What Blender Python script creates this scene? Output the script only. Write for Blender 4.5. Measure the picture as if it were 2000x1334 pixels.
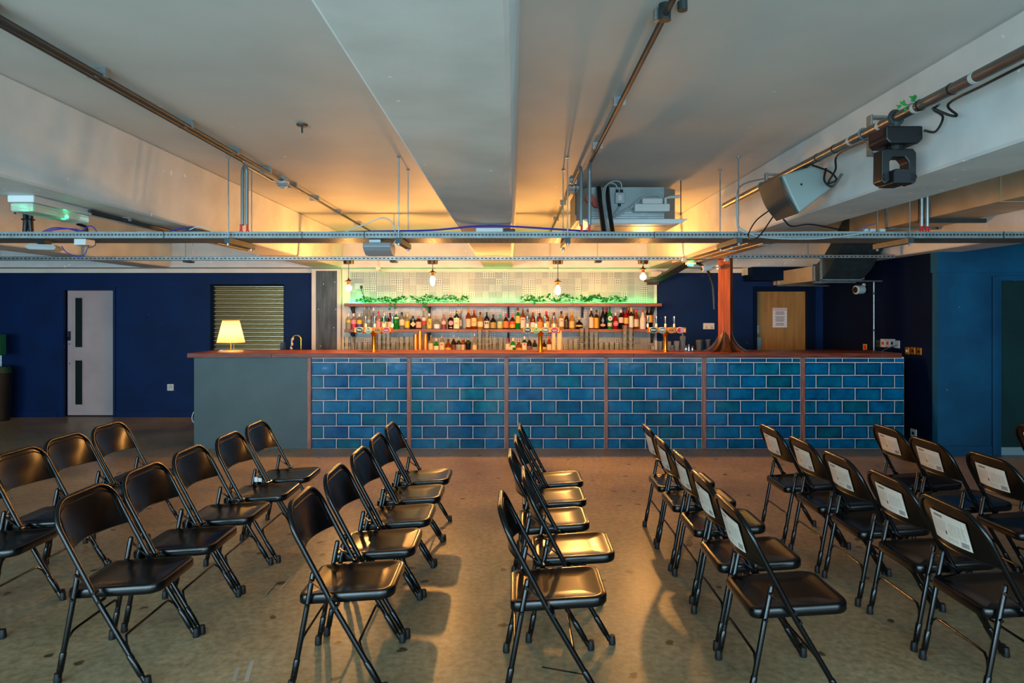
import bpy, bmesh, math, random
from mathutils import Vector, Matrix

# ----------------------------------------------------------------- clear
for o in list(bpy.data.objects):
    bpy.data.objects.remove(o, do_unlink=True)
sc = bpy.context.scene
COL = sc.collection
RNG = random.Random(7)
PI = math.pi

# ----------------------------------------------------------------- camera, world, lights, exposure
F = 1290.0          # focal length in pixels of the 2000 px wide frame
CX, CY, H = 1003.0, 612.0, 1.65
cam = bpy.data.cameras.new('camera')
cam.sensor_width = 36.0
cam.lens = F / 2000.0 * 36.0
cam.shift_x = -3.0 / 2000.0
cam.shift_y = -55.0 / 2000.0
cam.clip_start = 0.05
cam_o = bpy.data.objects.new('camera', cam)
cam_o.location = (0, 0, H)
cam_o.rotation_euler = (PI / 2, 0, 0)
COL.objects.link(cam_o)
sc.camera = cam_o

world = bpy.data.worlds.new('world')
sc.world = world
world.use_nodes = True
bg = world.node_tree.nodes['Background']
bg.inputs['Color'].default_value = (0.50, 0.68, 0.82, 1)
bg.inputs['Strength'].default_value = 1.0

sc.view_settings.view_transform = 'Standard'
sc.view_settings.look = 'None'
sc.view_settings.gamma = 1.0
sc.view_settings.use_curve_mapping = False
sc.view_settings.exposure = 1.42
sc.cycles.transparent_max_bounces = 24
sc.cycles.max_bounces = 8
sc.cycles.transmission_bounces = 6

DAY = (0.45, 0.73, 0.88)
WINDOWS = [(-8.6, -6.4, 1.1), (-6.1, -3.9, 1.1), (-3.6, -1.4, 1.1), (-1.1, 1.1, 1.0), (1.4, 3.6, 0.6), (3.9, 6.1, 0.45)]
REAR_Y = -3.2
DAY_W = 90.0
for (wx0, wx1, k) in WINDOWS:
    L = bpy.data.lights.new('daylight', 'AREA')
    L.shape = 'RECTANGLE'
    L.size, L.size_y = wx1 - wx0, 2.1
    L.energy = DAY_W * k
    L.color = DAY
    lo = bpy.data.objects.new('window_daylight', L)
    lo.location = ((wx0 + wx1) / 2, REAR_Y - 0.12, 1.35)
    lo.rotation_euler = (PI / 2, 0, 0)          # faces +Y, into the room
    COL.objects.link(lo)
BULB_E = 520.0
LAMP_E = 52.0
LED_E = 24.0

# ----------------------------------------------------------------- helpers
def X(px, d): return (px - CX) * d / F
def Z(py, d): return H - (py - CY) * d / F

def lin(c):
    if isinstance(c, str):
        c = c.lstrip('#'); c = [int(c[i:i + 2], 16) / 255 for i in (0, 2, 4)]
        return tuple(((v / 12.92) if v <= 0.04045 else ((v + 0.055) / 1.055) ** 2.4) for v in c)
    return tuple(c)

MATS = {}
def mat(name, color='#808080', rough=0.5, metal=0.0, color2=None, scale=6.0, detail=4.0, lo=0.35, hi=0.65,
        bump=0.0, bscale=40.0, trans=0.0, ior=1.45, emit=None, emit_s=0.0, spec=None, coat=0.0, stretch=None,
        rvar=0.0, per_object=False, coords='Object'):
    if name in MATS: return MATS[name]
    m = bpy.data.materials.new(name); m.use_nodes = True
    nt = m.node_tree; N = nt.nodes; Lk = nt.links
    b = N['Principled BSDF']
    c = lin(color)
    b.inputs['Base Color'].default_value = (*c, 1)
    b.inputs['Roughness'].default_value = rough
    b.inputs['Metallic'].default_value = metal
    b.inputs['Transmission Weight'].default_value = trans
    b.inputs['IOR'].default_value = ior
    b.inputs['Coat Weight'].default_value = coat
    if spec is not None: b.inputs['Specular IOR Level'].default_value = spec
    if emit is not None:
        b.inputs['Emission Color'].default_value = (*lin(emit), 1)
        b.inputs['Emission Strength'].default_value = emit_s
    tc = None
    def coord():
        t = N.new('ShaderNodeTexCoord')
        mp = N.new('ShaderNodeMapping')
        if stretch: mp.inputs['Scale'].default_value = stretch
        Lk.new(t.outputs[coords], mp.inputs['Vector'])
        if per_object:
            oi = N.new('ShaderNodeObjectInfo')
            ad = N.new('ShaderNodeVectorMath'); ad.operation = 'MULTIPLY_ADD'
            ad.inputs[1].default_value = (37.0, 53.0, 71.0)
            cb = N.new('ShaderNodeCombineXYZ')
            for i in range(3): Lk.new(oi.outputs['Random'], cb.inputs[i])
            Lk.new(cb.outputs[0], ad.inputs[0]); Lk.new(mp.outputs[0], ad.inputs[2])
            return ad.outputs[0]
        return mp.outputs[0]
    if color2 is not None or rvar or bump:
        tc = coord()
    if color2 is not None:
        nz = N.new('ShaderNodeTexNoise'); nz.inputs['Scale'].default_value = scale
        nz.inputs['Detail'].default_value = detail
        Lk.new(tc, nz.inputs['Vector'])
        rp = N.new('ShaderNodeValToRGB')
        rp.color_ramp.elements[0].position = lo; rp.color_ramp.elements[0].color = (*c, 1)
        rp.color_ramp.elements[1].position = hi; rp.color_ramp.elements[1].color = (*lin(color2), 1)
        Lk.new(nz.outputs['Fac'], rp.inputs['Fac'])
        Lk.new(rp.outputs['Color'], b.inputs['Base Color'])
        if rvar:
            mr = N.new('ShaderNodeMapRange')
            mr.inputs['To Min'].default_value = max(0.02, rough - rvar); mr.inputs['To Max'].default_value = min(1, rough + rvar)
            Lk.new(nz.outputs['Fac'], mr.inputs['Value']); Lk.new(mr.outputs[0], b.inputs['Roughness'])
    if bump:
        n2 = N.new('ShaderNodeTexNoise'); n2.inputs['Scale'].default_value = bscale; n2.inputs['Detail'].default_value = 3
        Lk.new(tc, n2.inputs['Vector'])
        bp = N.new('ShaderNodeBump'); bp.inputs['Strength'].default_value = bump; bp.inputs['Distance'].default_value = 0.01
        Lk.new(n2.outputs['Fac'], bp.inputs['Height']); Lk.new(bp.outputs[0], b.inputs['Normal'])
    MATS[name] = m
    return m

ORG = {}
def org(o): return ORG.get(o.name, Vector((0, 0, 0))) if o is not None else Vector((0, 0, 0))

def tag(o, label, cat, group=None, kind=None):
    o['label'] = label; o['category'] = cat
    if group: o['group'] = group
    if kind: o['kind'] = kind
    return o

def thing(name, label, cat, loc=(0, 0, 0), group=None, rz=0.0):
    o = bpy.data.objects.new(name, None)
    o.empty_display_size = 0.1
    o.location = loc; o.rotation_euler = (0, 0, rz)
    COL.objects.link(o)
    ORG[o.name] = Vector(loc)
    return tag(o, label, cat, group)

class MB:
    def __init__(s): s.v = []; s.f = []; s.uv = {}
    def add(s, vs, fs):
        n = len(s.v); s.v += [tuple(v) for v in vs]; s.f += [tuple(i + n for i in f) for f in fs]; return s
    def box(s, x0, x1, y0, y1, z0, z1):
        return s.add([(x0, y0, z0), (x1, y0, z0), (x1, y1, z0), (x0, y1, z0), (x0, y0, z1), (x1, y0, z1), (x1, y1, z1), (x0, y1, z1)],
                     [(3, 2, 1, 0), (4, 5, 6, 7), (0, 1, 5, 4), (1, 2, 6, 5), (2, 3, 7, 6), (3, 0, 4, 7)])
    def obox(s, c, size, M=None):
        hx, hy, hz = size[0] / 2, size[1] / 2, size[2] / 2
        vs = [Vector(p) for p in ((-hx, -hy, -hz), (hx, -hy, -hz), (hx, hy, -hz), (-hx, hy, -hz), (-hx, -hy, hz), (hx, -hy, hz), (hx, hy, hz), (-hx, hy, hz))]
        if M is not None: vs = [M @ v for v in vs]
        c = Vector(c)
        return s.add([v + c for v in vs], [(3, 2, 1, 0), (4, 5, 6, 7), (0, 1, 5, 4), (1, 2, 6, 5), (2, 3, 7, 6), (3, 0, 4, 7)])
    def bar(s, p0, p1, w, h, up=(0, 0, 1)):
        p0, p1 = Vector(p0), Vector(p1); d = (p1 - p0); L = d.length; d.normalize()
        u = Vector(up)
        if abs(u.dot(d)) > 0.98: u = Vector((0, 1, 0))
        a = d.cross(u).normalized(); u = a.cross(d).normalized()
        M = Matrix((d, a, u)).transposed()
        return s.obox((p0 + p1) / 2, (L, w, h), M)
    def tube(s, pts, r, seg=8, closed=False, cap=True):
        pts = [Vector(p) for p in pts]; n = len(pts)
        rr = r if isinstance(r, (list, tuple)) else [r] * n
        base = len(s.v); T = []
        for i in range(n):
            a = pts[(i - 1) % n] if (closed or i > 0) else pts[i]
            b = pts[(i + 1) % n] if (closed or i < n - 1) else pts[i]
            t = (b - a)
            T.append(t.normalized() if t.length > 1e-9 else Vector((0, 0, 1)))
        ref = Vector((0, 0, 1)) if abs(T[0].z) < 0.9 else Vector((0, 1, 0))
        u = T[0].cross(ref).normalized()
        for i in range(n):
            if i > 0:
                u = (u - T[i] * u.dot(T[i]))
                u = u.normalized() if u.length > 1e-6 else T[i].orthogonal().normalized()
            w = T[i].cross(u)
            for k in range(seg):
                a = 2 * PI * k / seg
                s.v.append(tuple(pts[i] + (u * math.cos(a) + w * math.sin(a)) * rr[i]))
        m = n if closed else n - 1
        for i in range(m):
            j = (i + 1) % n
            for k in range(seg):
                l = (k + 1) % seg
                s.f.append((base + i * seg + k, base + i * seg + l, base + j * seg + l, base + j * seg + k))
        if cap and not closed:
            s.f.append(tuple(base + k for k in reversed(range(seg))))
            s.f.append(tuple(base + (n - 1) * seg + k for k in range(seg)))
        return s
    def cyl(s, p0, p1, r, seg=12, r1=None): return s.tube([p0, p1], [r, r if r1 is None else r1], seg)
    def lathe(s, prof, c=(0, 0, 0), seg=16, n=2.0, dy=1.0, M=None):
        base = len(s.v); c = Vector(c)
        for (r, z) in prof:
            for k in range(seg):
                a = 2 * PI * (k + 0.5) / seg
                ca, sa = math.cos(a), math.sin(a)
                if n != 2.0:
                    q = (abs(ca) ** n + abs(sa) ** n) ** (-1.0 / n); ca *= q; sa *= q
                p = Vector((r * ca, r * sa * dy, z))
                if M is not None: p = M @ p
                s.v.append(tuple(p + c))
        for i in range(len(prof) - 1):
            for k in range(seg):
                l = (k + 1) % seg
                s.f.append((base + i * seg + k, base + i * seg + l, base + (i + 1) * seg + l, base + (i + 1) * seg + k))
        if prof[0][0] > 1e-5: s.f.append(tuple(base + k for k in reversed(range(seg))))
        if prof[-1][0] > 1e-5: s.f.append(tuple(base + (len(prof) - 1) * seg + k for k in range(seg)))
        return s
    def prism(s, poly, axis, a0, a1):
        # poly: list of 2-D points, extruded along axis ('x','y','z')
        n = len(poly); base = len(s.v)
        for a in (a0, a1):
            for (p, q) in poly:
                s.v.append({'x': (a, p, q), 'y': (p, a, q), 'z': (p, q, a)}[axis])
        for k in range(n):
            l = (k + 1) % n
            s.f.append((base + k, base + l, base + n + l, base + n + k))
        s.f.append(tuple(base + k for k in reversed(range(n))))
        s.f.append(tuple(base + n + k for k in range(n)))
        return s
    def grid(s, fn, nu, nv):
        base = len(s.v)
        for j in range(nv + 1):
            for i in range(nu + 1): s.v.append(tuple(fn(i / nu, j / nv)))
        for j in range(nv):
            for i in range(nu):
                a = base + j * (nu + 1) + i
                s.f.append((a, a + 1, a + nu + 2, a + nu + 1))
        return s
    def build(s, name, m, parent=None, smooth=False, bevel=0.0, bseg=2, fix=True, solid=0.0, local=False):
        me = bpy.data.meshes.new(name)
        o0 = Vector((0, 0, 0)) if local else org(parent)
        me.from_pydata([(v[0] - o0.x, v[1] - o0.y, v[2] - o0.z) for v in s.v], [], s.f)
        bm = bmesh.new(); bm.from_mesh(me)
        if fix: bmesh.ops.recalc_face_normals(bm, faces=bm.faces)
        if solid: bmesh.ops.solidify(bm, geom=bm.faces[:], thickness=solid)
        if bevel > 0:
            es = [e for e in bm.edges if len(e.link_faces) == 2 and e.calc_face_angle(0) > 0.5]
            bmesh.ops.bevel(bm, geom=es, offset=bevel, segments=bseg, profile=0.5, affect='EDGES', clamp_overlap=True)
        bm.to_mesh(me); bm.free()
        if smooth:
            me.polygons.foreach_set('use_smooth', [True] * len(me.polygons))
            try: me.set_sharp_from_angle(angle=math.radians(40))
            except Exception: pass
        me.materials.append(m)
        o = bpy.data.objects.new(name, me)
        COL.objects.link(o)
        if parent is not None:
            o.parent = parent; ORG[o.name] = Vector(o0)
        return o

def struct(name, mb, m, **k):
    o = mb.build(name, m, **k); o['kind'] = 'structure'; return o

def dup(root, loc, rz=0.0, label=None, group=None, skip=()):
    r = root.copy(); COL.objects.link(r); r.location = loc; r.rotation_euler = (0, 0, rz)
    if label: r['label'] = label
    if group: r['group'] = group
    for ch in list(root.children):
        if ch.name.split('.')[0] in skip: continue
        c = ch.copy(); COL.objects.link(c); c.parent = r
        for g in list(ch.children):
            d = g.copy(); COL.objects.link(d); d.parent = c
    return r

def arc(c, r, a0, a1, n, plane='xz'):
    out = []
    for i in range(n + 1):
        a = a0 + (a1 - a0) * i / n
        p, q = r * math.cos(a), r * math.sin(a)
        out.append({'xz': (c[0] + p, c[1], c[2] + q), 'yz': (c[0], c[1] + p, c[2] + q), 'xy': (c[0] + p, c[1] + q, c[2])}[plane])
    return out

def spline(pts, n=8):
    P = [Vector(p) for p in pts]; P = [P[0] * 2 - P[1]] + P + [P[-1] * 2 - P[-2]]
    out = []
    for i in range(1, len(P) - 2):
        for k in range(n):
            t = k / n
            a, b, c, d = P[i - 1], P[i], P[i + 1], P[i + 2]
            out.append(0.5 * ((2 * b) + (c - a) * t + (2 * a - 5 * b + 4 * c - d) * t * t + (3 * b - a - 3 * c + d) * t ** 3))
    out.append(P[-2]); return out

def text_mesh(name, body, size, m, parent, loc, align='CENTER', rot=(PI / 2, 0, 0), depth=0.0004):
    cu = bpy.data.curves.new('lettering', 'FONT'); cu.body = body; cu.size = size
    cu.align_x = align; cu.align_y = 'CENTER'; cu.extrude = depth
    tmp = bpy.data.objects.new('lettering', cu); COL.objects.link(tmp)
    dg = bpy.context.evaluated_depsgraph_get()
    me = bpy.data.meshes.new_from_object(tmp.evaluated_get(dg))
    bpy.data.objects.remove(tmp, do_unlink=True)
    me.materials.clear(); me.materials.append(m)
    o = bpy.data.objects.new(name, me); COL.objects.link(o)
    o.parent = parent; o.location = Vector(loc) - org(parent); o.rotation_euler = rot
    return o

# ----------------------------------------------------------------- materials of the room
M_ceil = mat('painted_concrete', '#c6c8c6', 0.62, color2='#d0d2d0', scale=1.6, detail=8, bump=0.03, bscale=30)
M_beam = mat('painted_beam', '#c8cac8', 0.6, color2='#d8dad8', scale=3.0, detail=9, bump=0.07, bscale=24)
M_cream = mat('cream_paint', '#d9cfc0', 0.6, color2='#e3dacb', scale=3, bump=0.05, bscale=20)
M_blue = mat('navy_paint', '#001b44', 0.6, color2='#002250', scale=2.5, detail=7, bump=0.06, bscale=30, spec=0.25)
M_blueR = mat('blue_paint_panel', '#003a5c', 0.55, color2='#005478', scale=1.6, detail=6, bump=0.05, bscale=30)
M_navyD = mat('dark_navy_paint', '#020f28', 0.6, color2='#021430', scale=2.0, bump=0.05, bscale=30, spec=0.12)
M_galv = mat('galvanised_steel', '#8d9699', 0.42, 0.85, color2='#a6aeb0', scale=18, detail=5)
M_galvD = mat('dull_galvanised_steel', '#2b3234', 0.5, 0.1, color2='#373f41', scale=14)
M_tray = mat('dull_tray_steel', '#5c6466', 0.55, 0.3, color2='#697173', scale=14)
M_black = mat('black_plastic', '#0d0f11', 0.4)
M_dark = mat('dark_metal', '#1b1d1f', 0.45, 0.6)
M_white = mat('white_plastic', '#bfc2c0', 0.4)
M_grey = mat('grey_plastic', '#9aa3a6', 0.45)
M_brass = mat('polished_brass', '#c58a2c', 0.2, 1.0)
M_chrome = mat('polished_chrome', '#c9ccce', 0.12, 1.0)
M_wood = mat('stained_wood', '#7d3f2a', 0.38, color2='#9a5640', scale=7, detail=8, stretch=(1, 8, 8), bump=0.05, bscale=30)
M_red = mat('red_plastic', '#c8242c', 0.4)
M_purple = mat('purple_cable', '#3a3494', 0.45)

def floor_material():
    m = bpy.data.materials.new('polished_concrete'); m.use_nodes = True
    nt = m.node_tree; N = nt.nodes; Lk = nt.links; b = N['Principled BSDF']
    tc = N.new('ShaderNodeTexCoord')
    def noise(sc_, det, rough=0.6):
        n = N.new('ShaderNodeTexNoise'); n.inputs['Scale'].default_value = sc_; n.inputs['Detail'].default_value = det
        n.inputs['Roughness'].default_value = rough
        Lk.new(tc.outputs['Object'], n.inputs['Vector']); return n
    def ramp(src, e):
        r = N.new('ShaderNodeValToRGB'); cr = r.color_ramp
        while len(cr.elements) < len(e): cr.elements.new(0.5)
        for el, (p, c) in zip(cr.elements, e): el.position = p; el.color = (*lin(c), 1)
        Lk.new(src, r.inputs['Fac']); return r
    big = noise(0.8, 8, 0.65); r1 = ramp(big.outputs['Fac'], [(0.3, '#786a50'), (0.5, '#9e8c6c'), (0.7, '#b8a684')])
    fine = noise(26, 6); r2 = ramp(fine.outputs['Fac'], [(0.35, '#9a9080'), (0.62, '#ffffff')])
    mx = N.new('ShaderNodeMixRGB'); mx.blend_type = 'MULTIPLY'; mx.inputs['Fac'].default_value = 0.55
    Lk.new(r1.outputs[0], mx.inputs[1]); Lk.new(r2.outputs[0], mx.inputs[2])
    # dropped spots
    vo = N.new('ShaderNodeTexVoronoi'); vo.voronoi_dimensions = '2D'; vo.inputs['Scale'].default_value = 1.9; vo.inputs['Randomness'].default_value = 1.0
    wv = noise(9, 3)
    vm = N.new('ShaderNodeVectorMath'); vm.operation = 'MULTIPLY_ADD'; vm.inputs[1].default_value = (0.09, 0.09, 0.0)
    Lk.new(wv.outputs['Color'], vm.inputs[0]); Lk.new(tc.outputs['Object'], vm.inputs[2]); Lk.new(vm.outputs[0], vo.inputs['Vector'])
    r3 = ramp(vo.outputs['Distance'], [(0.034, '#4a4640'), (0.05, '#ffffff')])
    mx2 = N.new('ShaderNodeMixRGB'); mx2.blend_type = 'MULTIPLY'; mx2.inputs['Fac'].default_value = 0.85
    Lk.new(mx.outputs[0], mx2.inputs[1]); Lk.new(r3.outputs[0], mx2.inputs[2])
    Lk.new(mx2.outputs[0], b.inputs['Base Color'])
    mr = N.new('ShaderNodeMapRange'); mr.inputs['To Min'].default_value = 0.24; mr.inputs['To Max'].default_value = 0.44
    Lk.new(big.outputs['Fac'], mr.inputs['Value']); Lk.new(mr.outputs[0], b.inputs['Roughness'])
    bp = N.new('ShaderNodeBump'); bp.inputs['Strength'].default_value = 0.06; bp.inputs['Distance'].default_value = 0.01
    Lk.new(fine.outputs['Fac'], bp.inputs['Height']); Lk.new(bp.outputs[0], b.inputs['Normal'])
    b.inputs['Specular IOR Level'].default_value = 0.45
    return m
M_floor = floor_material()
def flecks(m, scale, dist, color, dims='3D', swap=None):
    nt = m.node_tree; N = nt.nodes; Lk = nt.links; b = N['Principled BSDF']
    old = b.inputs['Base Color'].links[0].from_socket
    tc = N.new('ShaderNodeTexCoord'); vo = N.new('ShaderNodeTexVoronoi'); vo.voronoi_dimensions = dims; vo.inputs['Scale'].default_value = scale
    nz = N.new('ShaderNodeTexNoise'); nz.inputs['Scale'].default_value = 14
    ad = N.new('ShaderNodeVectorMath'); ad.operation = 'MULTIPLY_ADD'; ad.inputs[1].default_value = (0.06, 0.06, 0.06)
    Lk.new(tc.outputs['Object'], nz.inputs['Vector']); Lk.new(nz.outputs['Color'], ad.inputs[0]); Lk.new(tc.outputs['Object'], ad.inputs[2]); Lk.new(ad.outputs[0], vo.inputs['Vector'])
    n2 = N.new('ShaderNodeTexNoise'); n2.inputs['Scale'].default_value = 1.4; Lk.new(tc.outputs['Object'], n2.inputs['Vector'])
    lt = N.new('ShaderNodeMath'); lt.operation = 'LESS_THAN'; lt.inputs[1].default_value = dist; Lk.new(vo.outputs['Distance'], lt.inputs[0])
    gt = N.new('ShaderNodeMath'); gt.operation = 'GREATER_THAN'; gt.inputs[1].default_value = 0.52; Lk.new(n2.outputs['Fac'], gt.inputs[0])
    mu = N.new('ShaderNodeMath'); mu.operation = 'MULTIPLY'; Lk.new(lt.outputs[0], mu.inputs[0]); Lk.new(gt.outputs[0], mu.inputs[1])
    mx = N.new('ShaderNodeMixRGB'); mx.inputs[2].default_value = (*lin(color), 1); Lk.new(mu.outputs[0], mx.inputs[0]); Lk.new(old, mx.inputs[1]); Lk.new(mx.outputs[0], b.inputs['Base Color'])
flecks(M_beam, 7.0, 0.10, '#f4f2ec'); flecks(M_ceil, 4.0, 0.05, '#eeece6')
flecks(M_blue, 6.0, 0.035, '#7f8a96'); flecks(M_blueR, 6.0, 0.04, '#8fa0a6')

# ----------------------------------------------------------------- the room
XL, XR, YB = -9.4, 7.6, 10.5
ZC, ZS = 2.877, 2.36
struct('floor', MB().box(XL, XR, REAR_Y, YB + 0.6, -0.1, 0.0), M_floor)
struct('ceiling', MB().box(XL - 0.1, XR + 0.1, REAR_Y - 0.2, YB + 0.7, ZC, ZC + 0.15), M_ceil)
for (a, b_) in ((-8.40, -7.94), (-5.76, -5.30), (-3.11, -2.65), (-0.465, -0.012), (2.09, 2.53), (4.73, 5.18)):
    dr = 0.04
    struct('ceiling_beam', MB().prism([(a, ZS), (b_, ZS), (b_ + dr, ZC), (a - dr, ZC)], 'y', REAR_Y, 10.2), M_beam, bevel=0.012, bseg=1)
struct('ceiling_beam', MB().box(XL, XR, 10.2, YB + 0.3, ZS, ZC), M_beam)

# back wall: navy, with the shutter recess and two door openings cut out
SH = (X(410, YB), X(555, YB), 1.02, Z(555, YB))          # shutter opening
D1 = (X(122, YB), X(223, YB), 0.0, Z(566, YB))            # pale door opening
D2 = (X(1477, YB), X(1576, YB), 0.0, Z(568, YB))          # oak door opening
ZBLUE = Z(533, YB)
wb = MB()
def wall_with_holes(mb, x0, x1, z0, z1, y0, y1, holes):
    xs = x0
    for (a, b_, za, zb) in sorted(holes):
        mb.box(xs, a, y0, y1, z0, z1)
        if za > z0: mb.box(a, b_, y0, y1, z0, za)
        if zb < z1: mb.box(a, b_, y0, y1, zb, z1)
        xs = b_
    mb.box(xs, x1, y0, y1, z0, z1)
wall_with_holes(wb, XL, 4.92, 0.0, ZBLUE, YB, YB + 0.14, [SH, D1, D2])
wb.box(XL, 4.92, YB + 0.14, YB + 0.3, 0.0, ZBLUE)
struct('wall_back', wb, M_blue)
struct('trim_1', MB().box(XL, 4.92, YB + 0.012, YB + 0.3, ZBLUE, ZS), M_cream)
struct('baseboard_back', MB().box(XL, D1[0] - 0.07, YB - 0.015, YB, 0, 0.1).box(D1[1] + 0.03, -3.0, YB - 0.015, YB, 0, 0.1), M_blue)
# side wall at the right and the blue return wall that faces the room
YR = 7.66
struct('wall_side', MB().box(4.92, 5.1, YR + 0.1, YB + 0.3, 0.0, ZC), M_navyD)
D3 = (X(1938, YR), X(1938, YR) + 1.15, 0.0, Z(540, YR))
wr = MB(); wall_with_holes(wr, 4.92, XR, 0.0, Z(532, YR), YR, YR + 0.1, [D3])
struct('wall_return', wr, M_blueR)
struct('trim_2', MB().box(4.90, XR, YR - 0.03, YR + 0.1, Z(532, YR), 2.5), M_blueR)
struct('baseboard_right', MB().box(4.92, D3[0], YR - 0.015, YR, 0, 0.11), M_blueR)
struct('wall_left', MB().box(XL - 0.15, XL, REAR_Y, YB, 0, ZC), M_blue)
struct('wall_right', MB().box(XR, XR + 0.15, REAR_Y, YR + 0.1, 0, ZC), M_blue)
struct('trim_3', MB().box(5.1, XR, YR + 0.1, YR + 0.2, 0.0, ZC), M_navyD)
# wall behind the camera with tall windows
wq = MB(); wall_with_holes(wq, XL, XR, 0, ZC, REAR_Y - 0.2, REAR_Y, [(a, b_, 0.3, 2.4) for (a, b_, k) in WINDOWS])
struct('wall_rear', wq, M_cream)
for i, (a, b_, k) in enumerate(WINDOWS):
    w = MB()
    for xx in (a, (a + b_) / 2 - 0.03, b_ - 0.06): w.box(xx, xx + 0.06, REAR_Y - 0.09, REAR_Y - 0.03, 0.3, 2.4)
    for zz in (0.3, 1.6, 2.34): w.box(a, b_, REAR_Y - 0.09, REAR_Y - 0.03, zz, zz + 0.06)
    struct('window_%d' % (i + 1), w, M_dark)

# ---- pale door with two narrow panes
M_door = mat('pale_pink_door', '#a89494', 0.5, color2='#b29e9c', scale=2.5, detail=6)
dz, dy = D1[3], YB + 0.07
lx0, lx1 = X(132, dy), X(222, dy)
d1 = struct('door_1', MB().box(lx0, lx1, dy, dy + 0.045, 0.02, dz - 0.01), M_door, bevel=0.003)
ORG[d1.name] = Vector((0, 0, 0))
fr = MB(); fr.box(D1[0] - 0.06, D1[0] + 0.025, YB - 0.02, YB + 0.03, 0, dz - 0.004).box(D1[1] - 0.008, D1[1] + 0.03, YB - 0.02, YB + 0.03, 0, dz - 0.004).box(D1[0] - 0.06, D1[1] + 0.03, YB - 0.02, YB + 0.03, dz - 0.004, dz + 0.05)
fr.build('door_frame', M_blue, d1)
M_wired = mat('dark_door_glass', '#18211f', 0.15)
for (ya, yb) in ((582, 678), (704, 790)):
    gx0, gx1, g0, g1 = X(147.5, dy), X(161.5, dy), Z(yb, dy), Z(ya, dy)
    MB().box(gx0, gx1, dy - 0.004, dy + 0.01, g0, g1).build('window_pane', M_wired, d1)
    b4 = MB(); t = 0.022
    b4.box(gx0 - t, gx0, dy - 0.012, dy, g0 - t, g1 + t).box(gx1, gx1 + t, dy - 0.012, dy, g0 - t, g1 + t).box(gx0, gx1, dy - 0.012, dy, g1, g1 + t).box(gx0, gx1, dy - 0.012, dy, g0 - t, g0)
    b4.build('window_bead', M_door, d1, bevel=0.003)
hx = X(136, dy)
ho = MB().box(hx - 0.020, hx + 0.020, dy - 0.02, dy, Z(665, dy), Z(647, dy)).cyl((hx - 0.004, dy - 0.045, Z(661.5, dy)), (hx - 0.004, dy - 0.02, Z(661.5, dy)), 0.016, 12)
ho.build('door_handle', M_dark, d1, bevel=0.003)
MB().box(hx - 0.014, hx - 0.002, dy - 0.03, dy - 0.02, Z(658, dy), Z(648, dy)).build('lever', M_chrome, d1)
MB().cyl((hx, dy - 0.006, Z(672, dy)), (hx, dy, Z(672, dy)), 0.009).cyl((hx, dy - 0.006, Z(710, dy)), (hx, dy, Z(710, dy)), 0.009).build('lock', M_galvD, d1)

# ---- oak door with notice
M_oak = mat('oak_veneer', '#8c5f26', 0.45, color2='#a87a3c', scale=2.0, detail=9, lo=0.3, hi=0.7, stretch=(9, 9, 0.9))
dy2 = YB + 0.05
d2 = struct('door_2', MB().box(X(1478, dy2), X(1575, dy2), dy2, dy2 + 0.045, 0.01, D2[3] - 0.01), M_oak, bevel=0.003)
ORG[d2.name] = Vector((0, 0, 0))
fr = MB(); fr.box(D2[0] - 0.05, D2[0] + 0.005, YB - 0.03, dy2 + 0.05, 0, D2[3] + 0.07).box(D2[1] - 0.005, D2[1] + 0.12, YB - 0.03, dy2 + 0.05, 0, D2[3] + 0.07).box(D2[0], D2[1], YB - 0.03, dy2 + 0.05, D2[3] - 0.005, D2[3] + 0.07)
fr.build('door_frame', M_navyD, d2)
MB().box(X(1477.5, dy2), X(1482.5, dy2), dy2 - 0.012, dy2, Z(652, dy2), Z(635, dy2)).build('lock_case', M_galv, d2, bevel=0.004)
MB().box(X(1477.5, dy2), X(1486, dy2), dy2 - 0.004, dy2, Z(720, dy2), Z(659, dy2)).build('push_plate', M_galv, d2)
M_paper = mat('white_paper', '#d7cfcf', 0.7)
M_ink = mat('black_ink', '#2a2a2c', 0.7)
M_redink = mat('red_ink', '#b3262a', 0.7)
nx0, nx1, nz0, nz1 = X(1509, dy2), X(1537, dy2), Z(639.5, dy2), Z(601.5, dy2)
no = thing('warning_notice', 'white paper warning notice with red heading fixed to oak door', 'notice', ((nx0 + nx1) / 2, dy2 - 0.002, nz0))
MB().box(nx0, nx1, dy2 - 0.003, dy2, nz0, nz1).build('sheet', M_paper, no)
text_mesh('heading', 'WARNING', 0.046, M_redink, no, ((nx0 + nx1) / 2, dy2 - 0.0035, nz1 - 0.028))
tl = MB()
for k in range(15):
    if k in (4, 11): continue
    zz = nz1 - 0.062 - k * 0.0155; hw = (nx1 - nx0) * RNG.uniform(0.26, 0.42)
    tl.box((nx0 + nx1) / 2 - hw, (nx0 + nx1) / 2 + hw, dy2 - 0.0034, dy2 - 0.0028, zz, zz + 0.0062)
tl.build('print', M_ink, no)

# ---- dark door at the right
M_dkgreen = mat('dark_green_door', '#10302f', 0.45, color2='#14393a', scale=2)
dy3 = YR + 0.04
d3 = struct('door_3', MB().box(X(1953, dy3), D3[1] - 0.05, dy3, dy3 + 0.045, 0.09, D3[3] - 0.04), M_dkgreen)
ORG[d3.name] = Vector((0, 0, 0))
fr = MB(); fr.box(D3[0] - 0.012, D3[0] + 0.05, YR - 0.035, YR + 0.05, 0, D3[3]).box(D3[0] + 0.05, D3[0] + 0.10, YR - 0.01, YR + 0.07, 0, D3[3]).box(D3[0] + 0.02, D3[1], YR - 0.02, YR + 0.065, D3[3] - 0.05, D3[3] + 0.01)
fr.build('door_frame', M_blueR, d3, bevel=0.004)
MB().box(X(1953, dy3), D3[1] - 0.05, dy3 - 0.008, dy3 + 0.03, 0.0, 0.09).build('kick_strip', mat('pale_grey_paint', '#8fa5ab', 0.5), d3)

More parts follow.
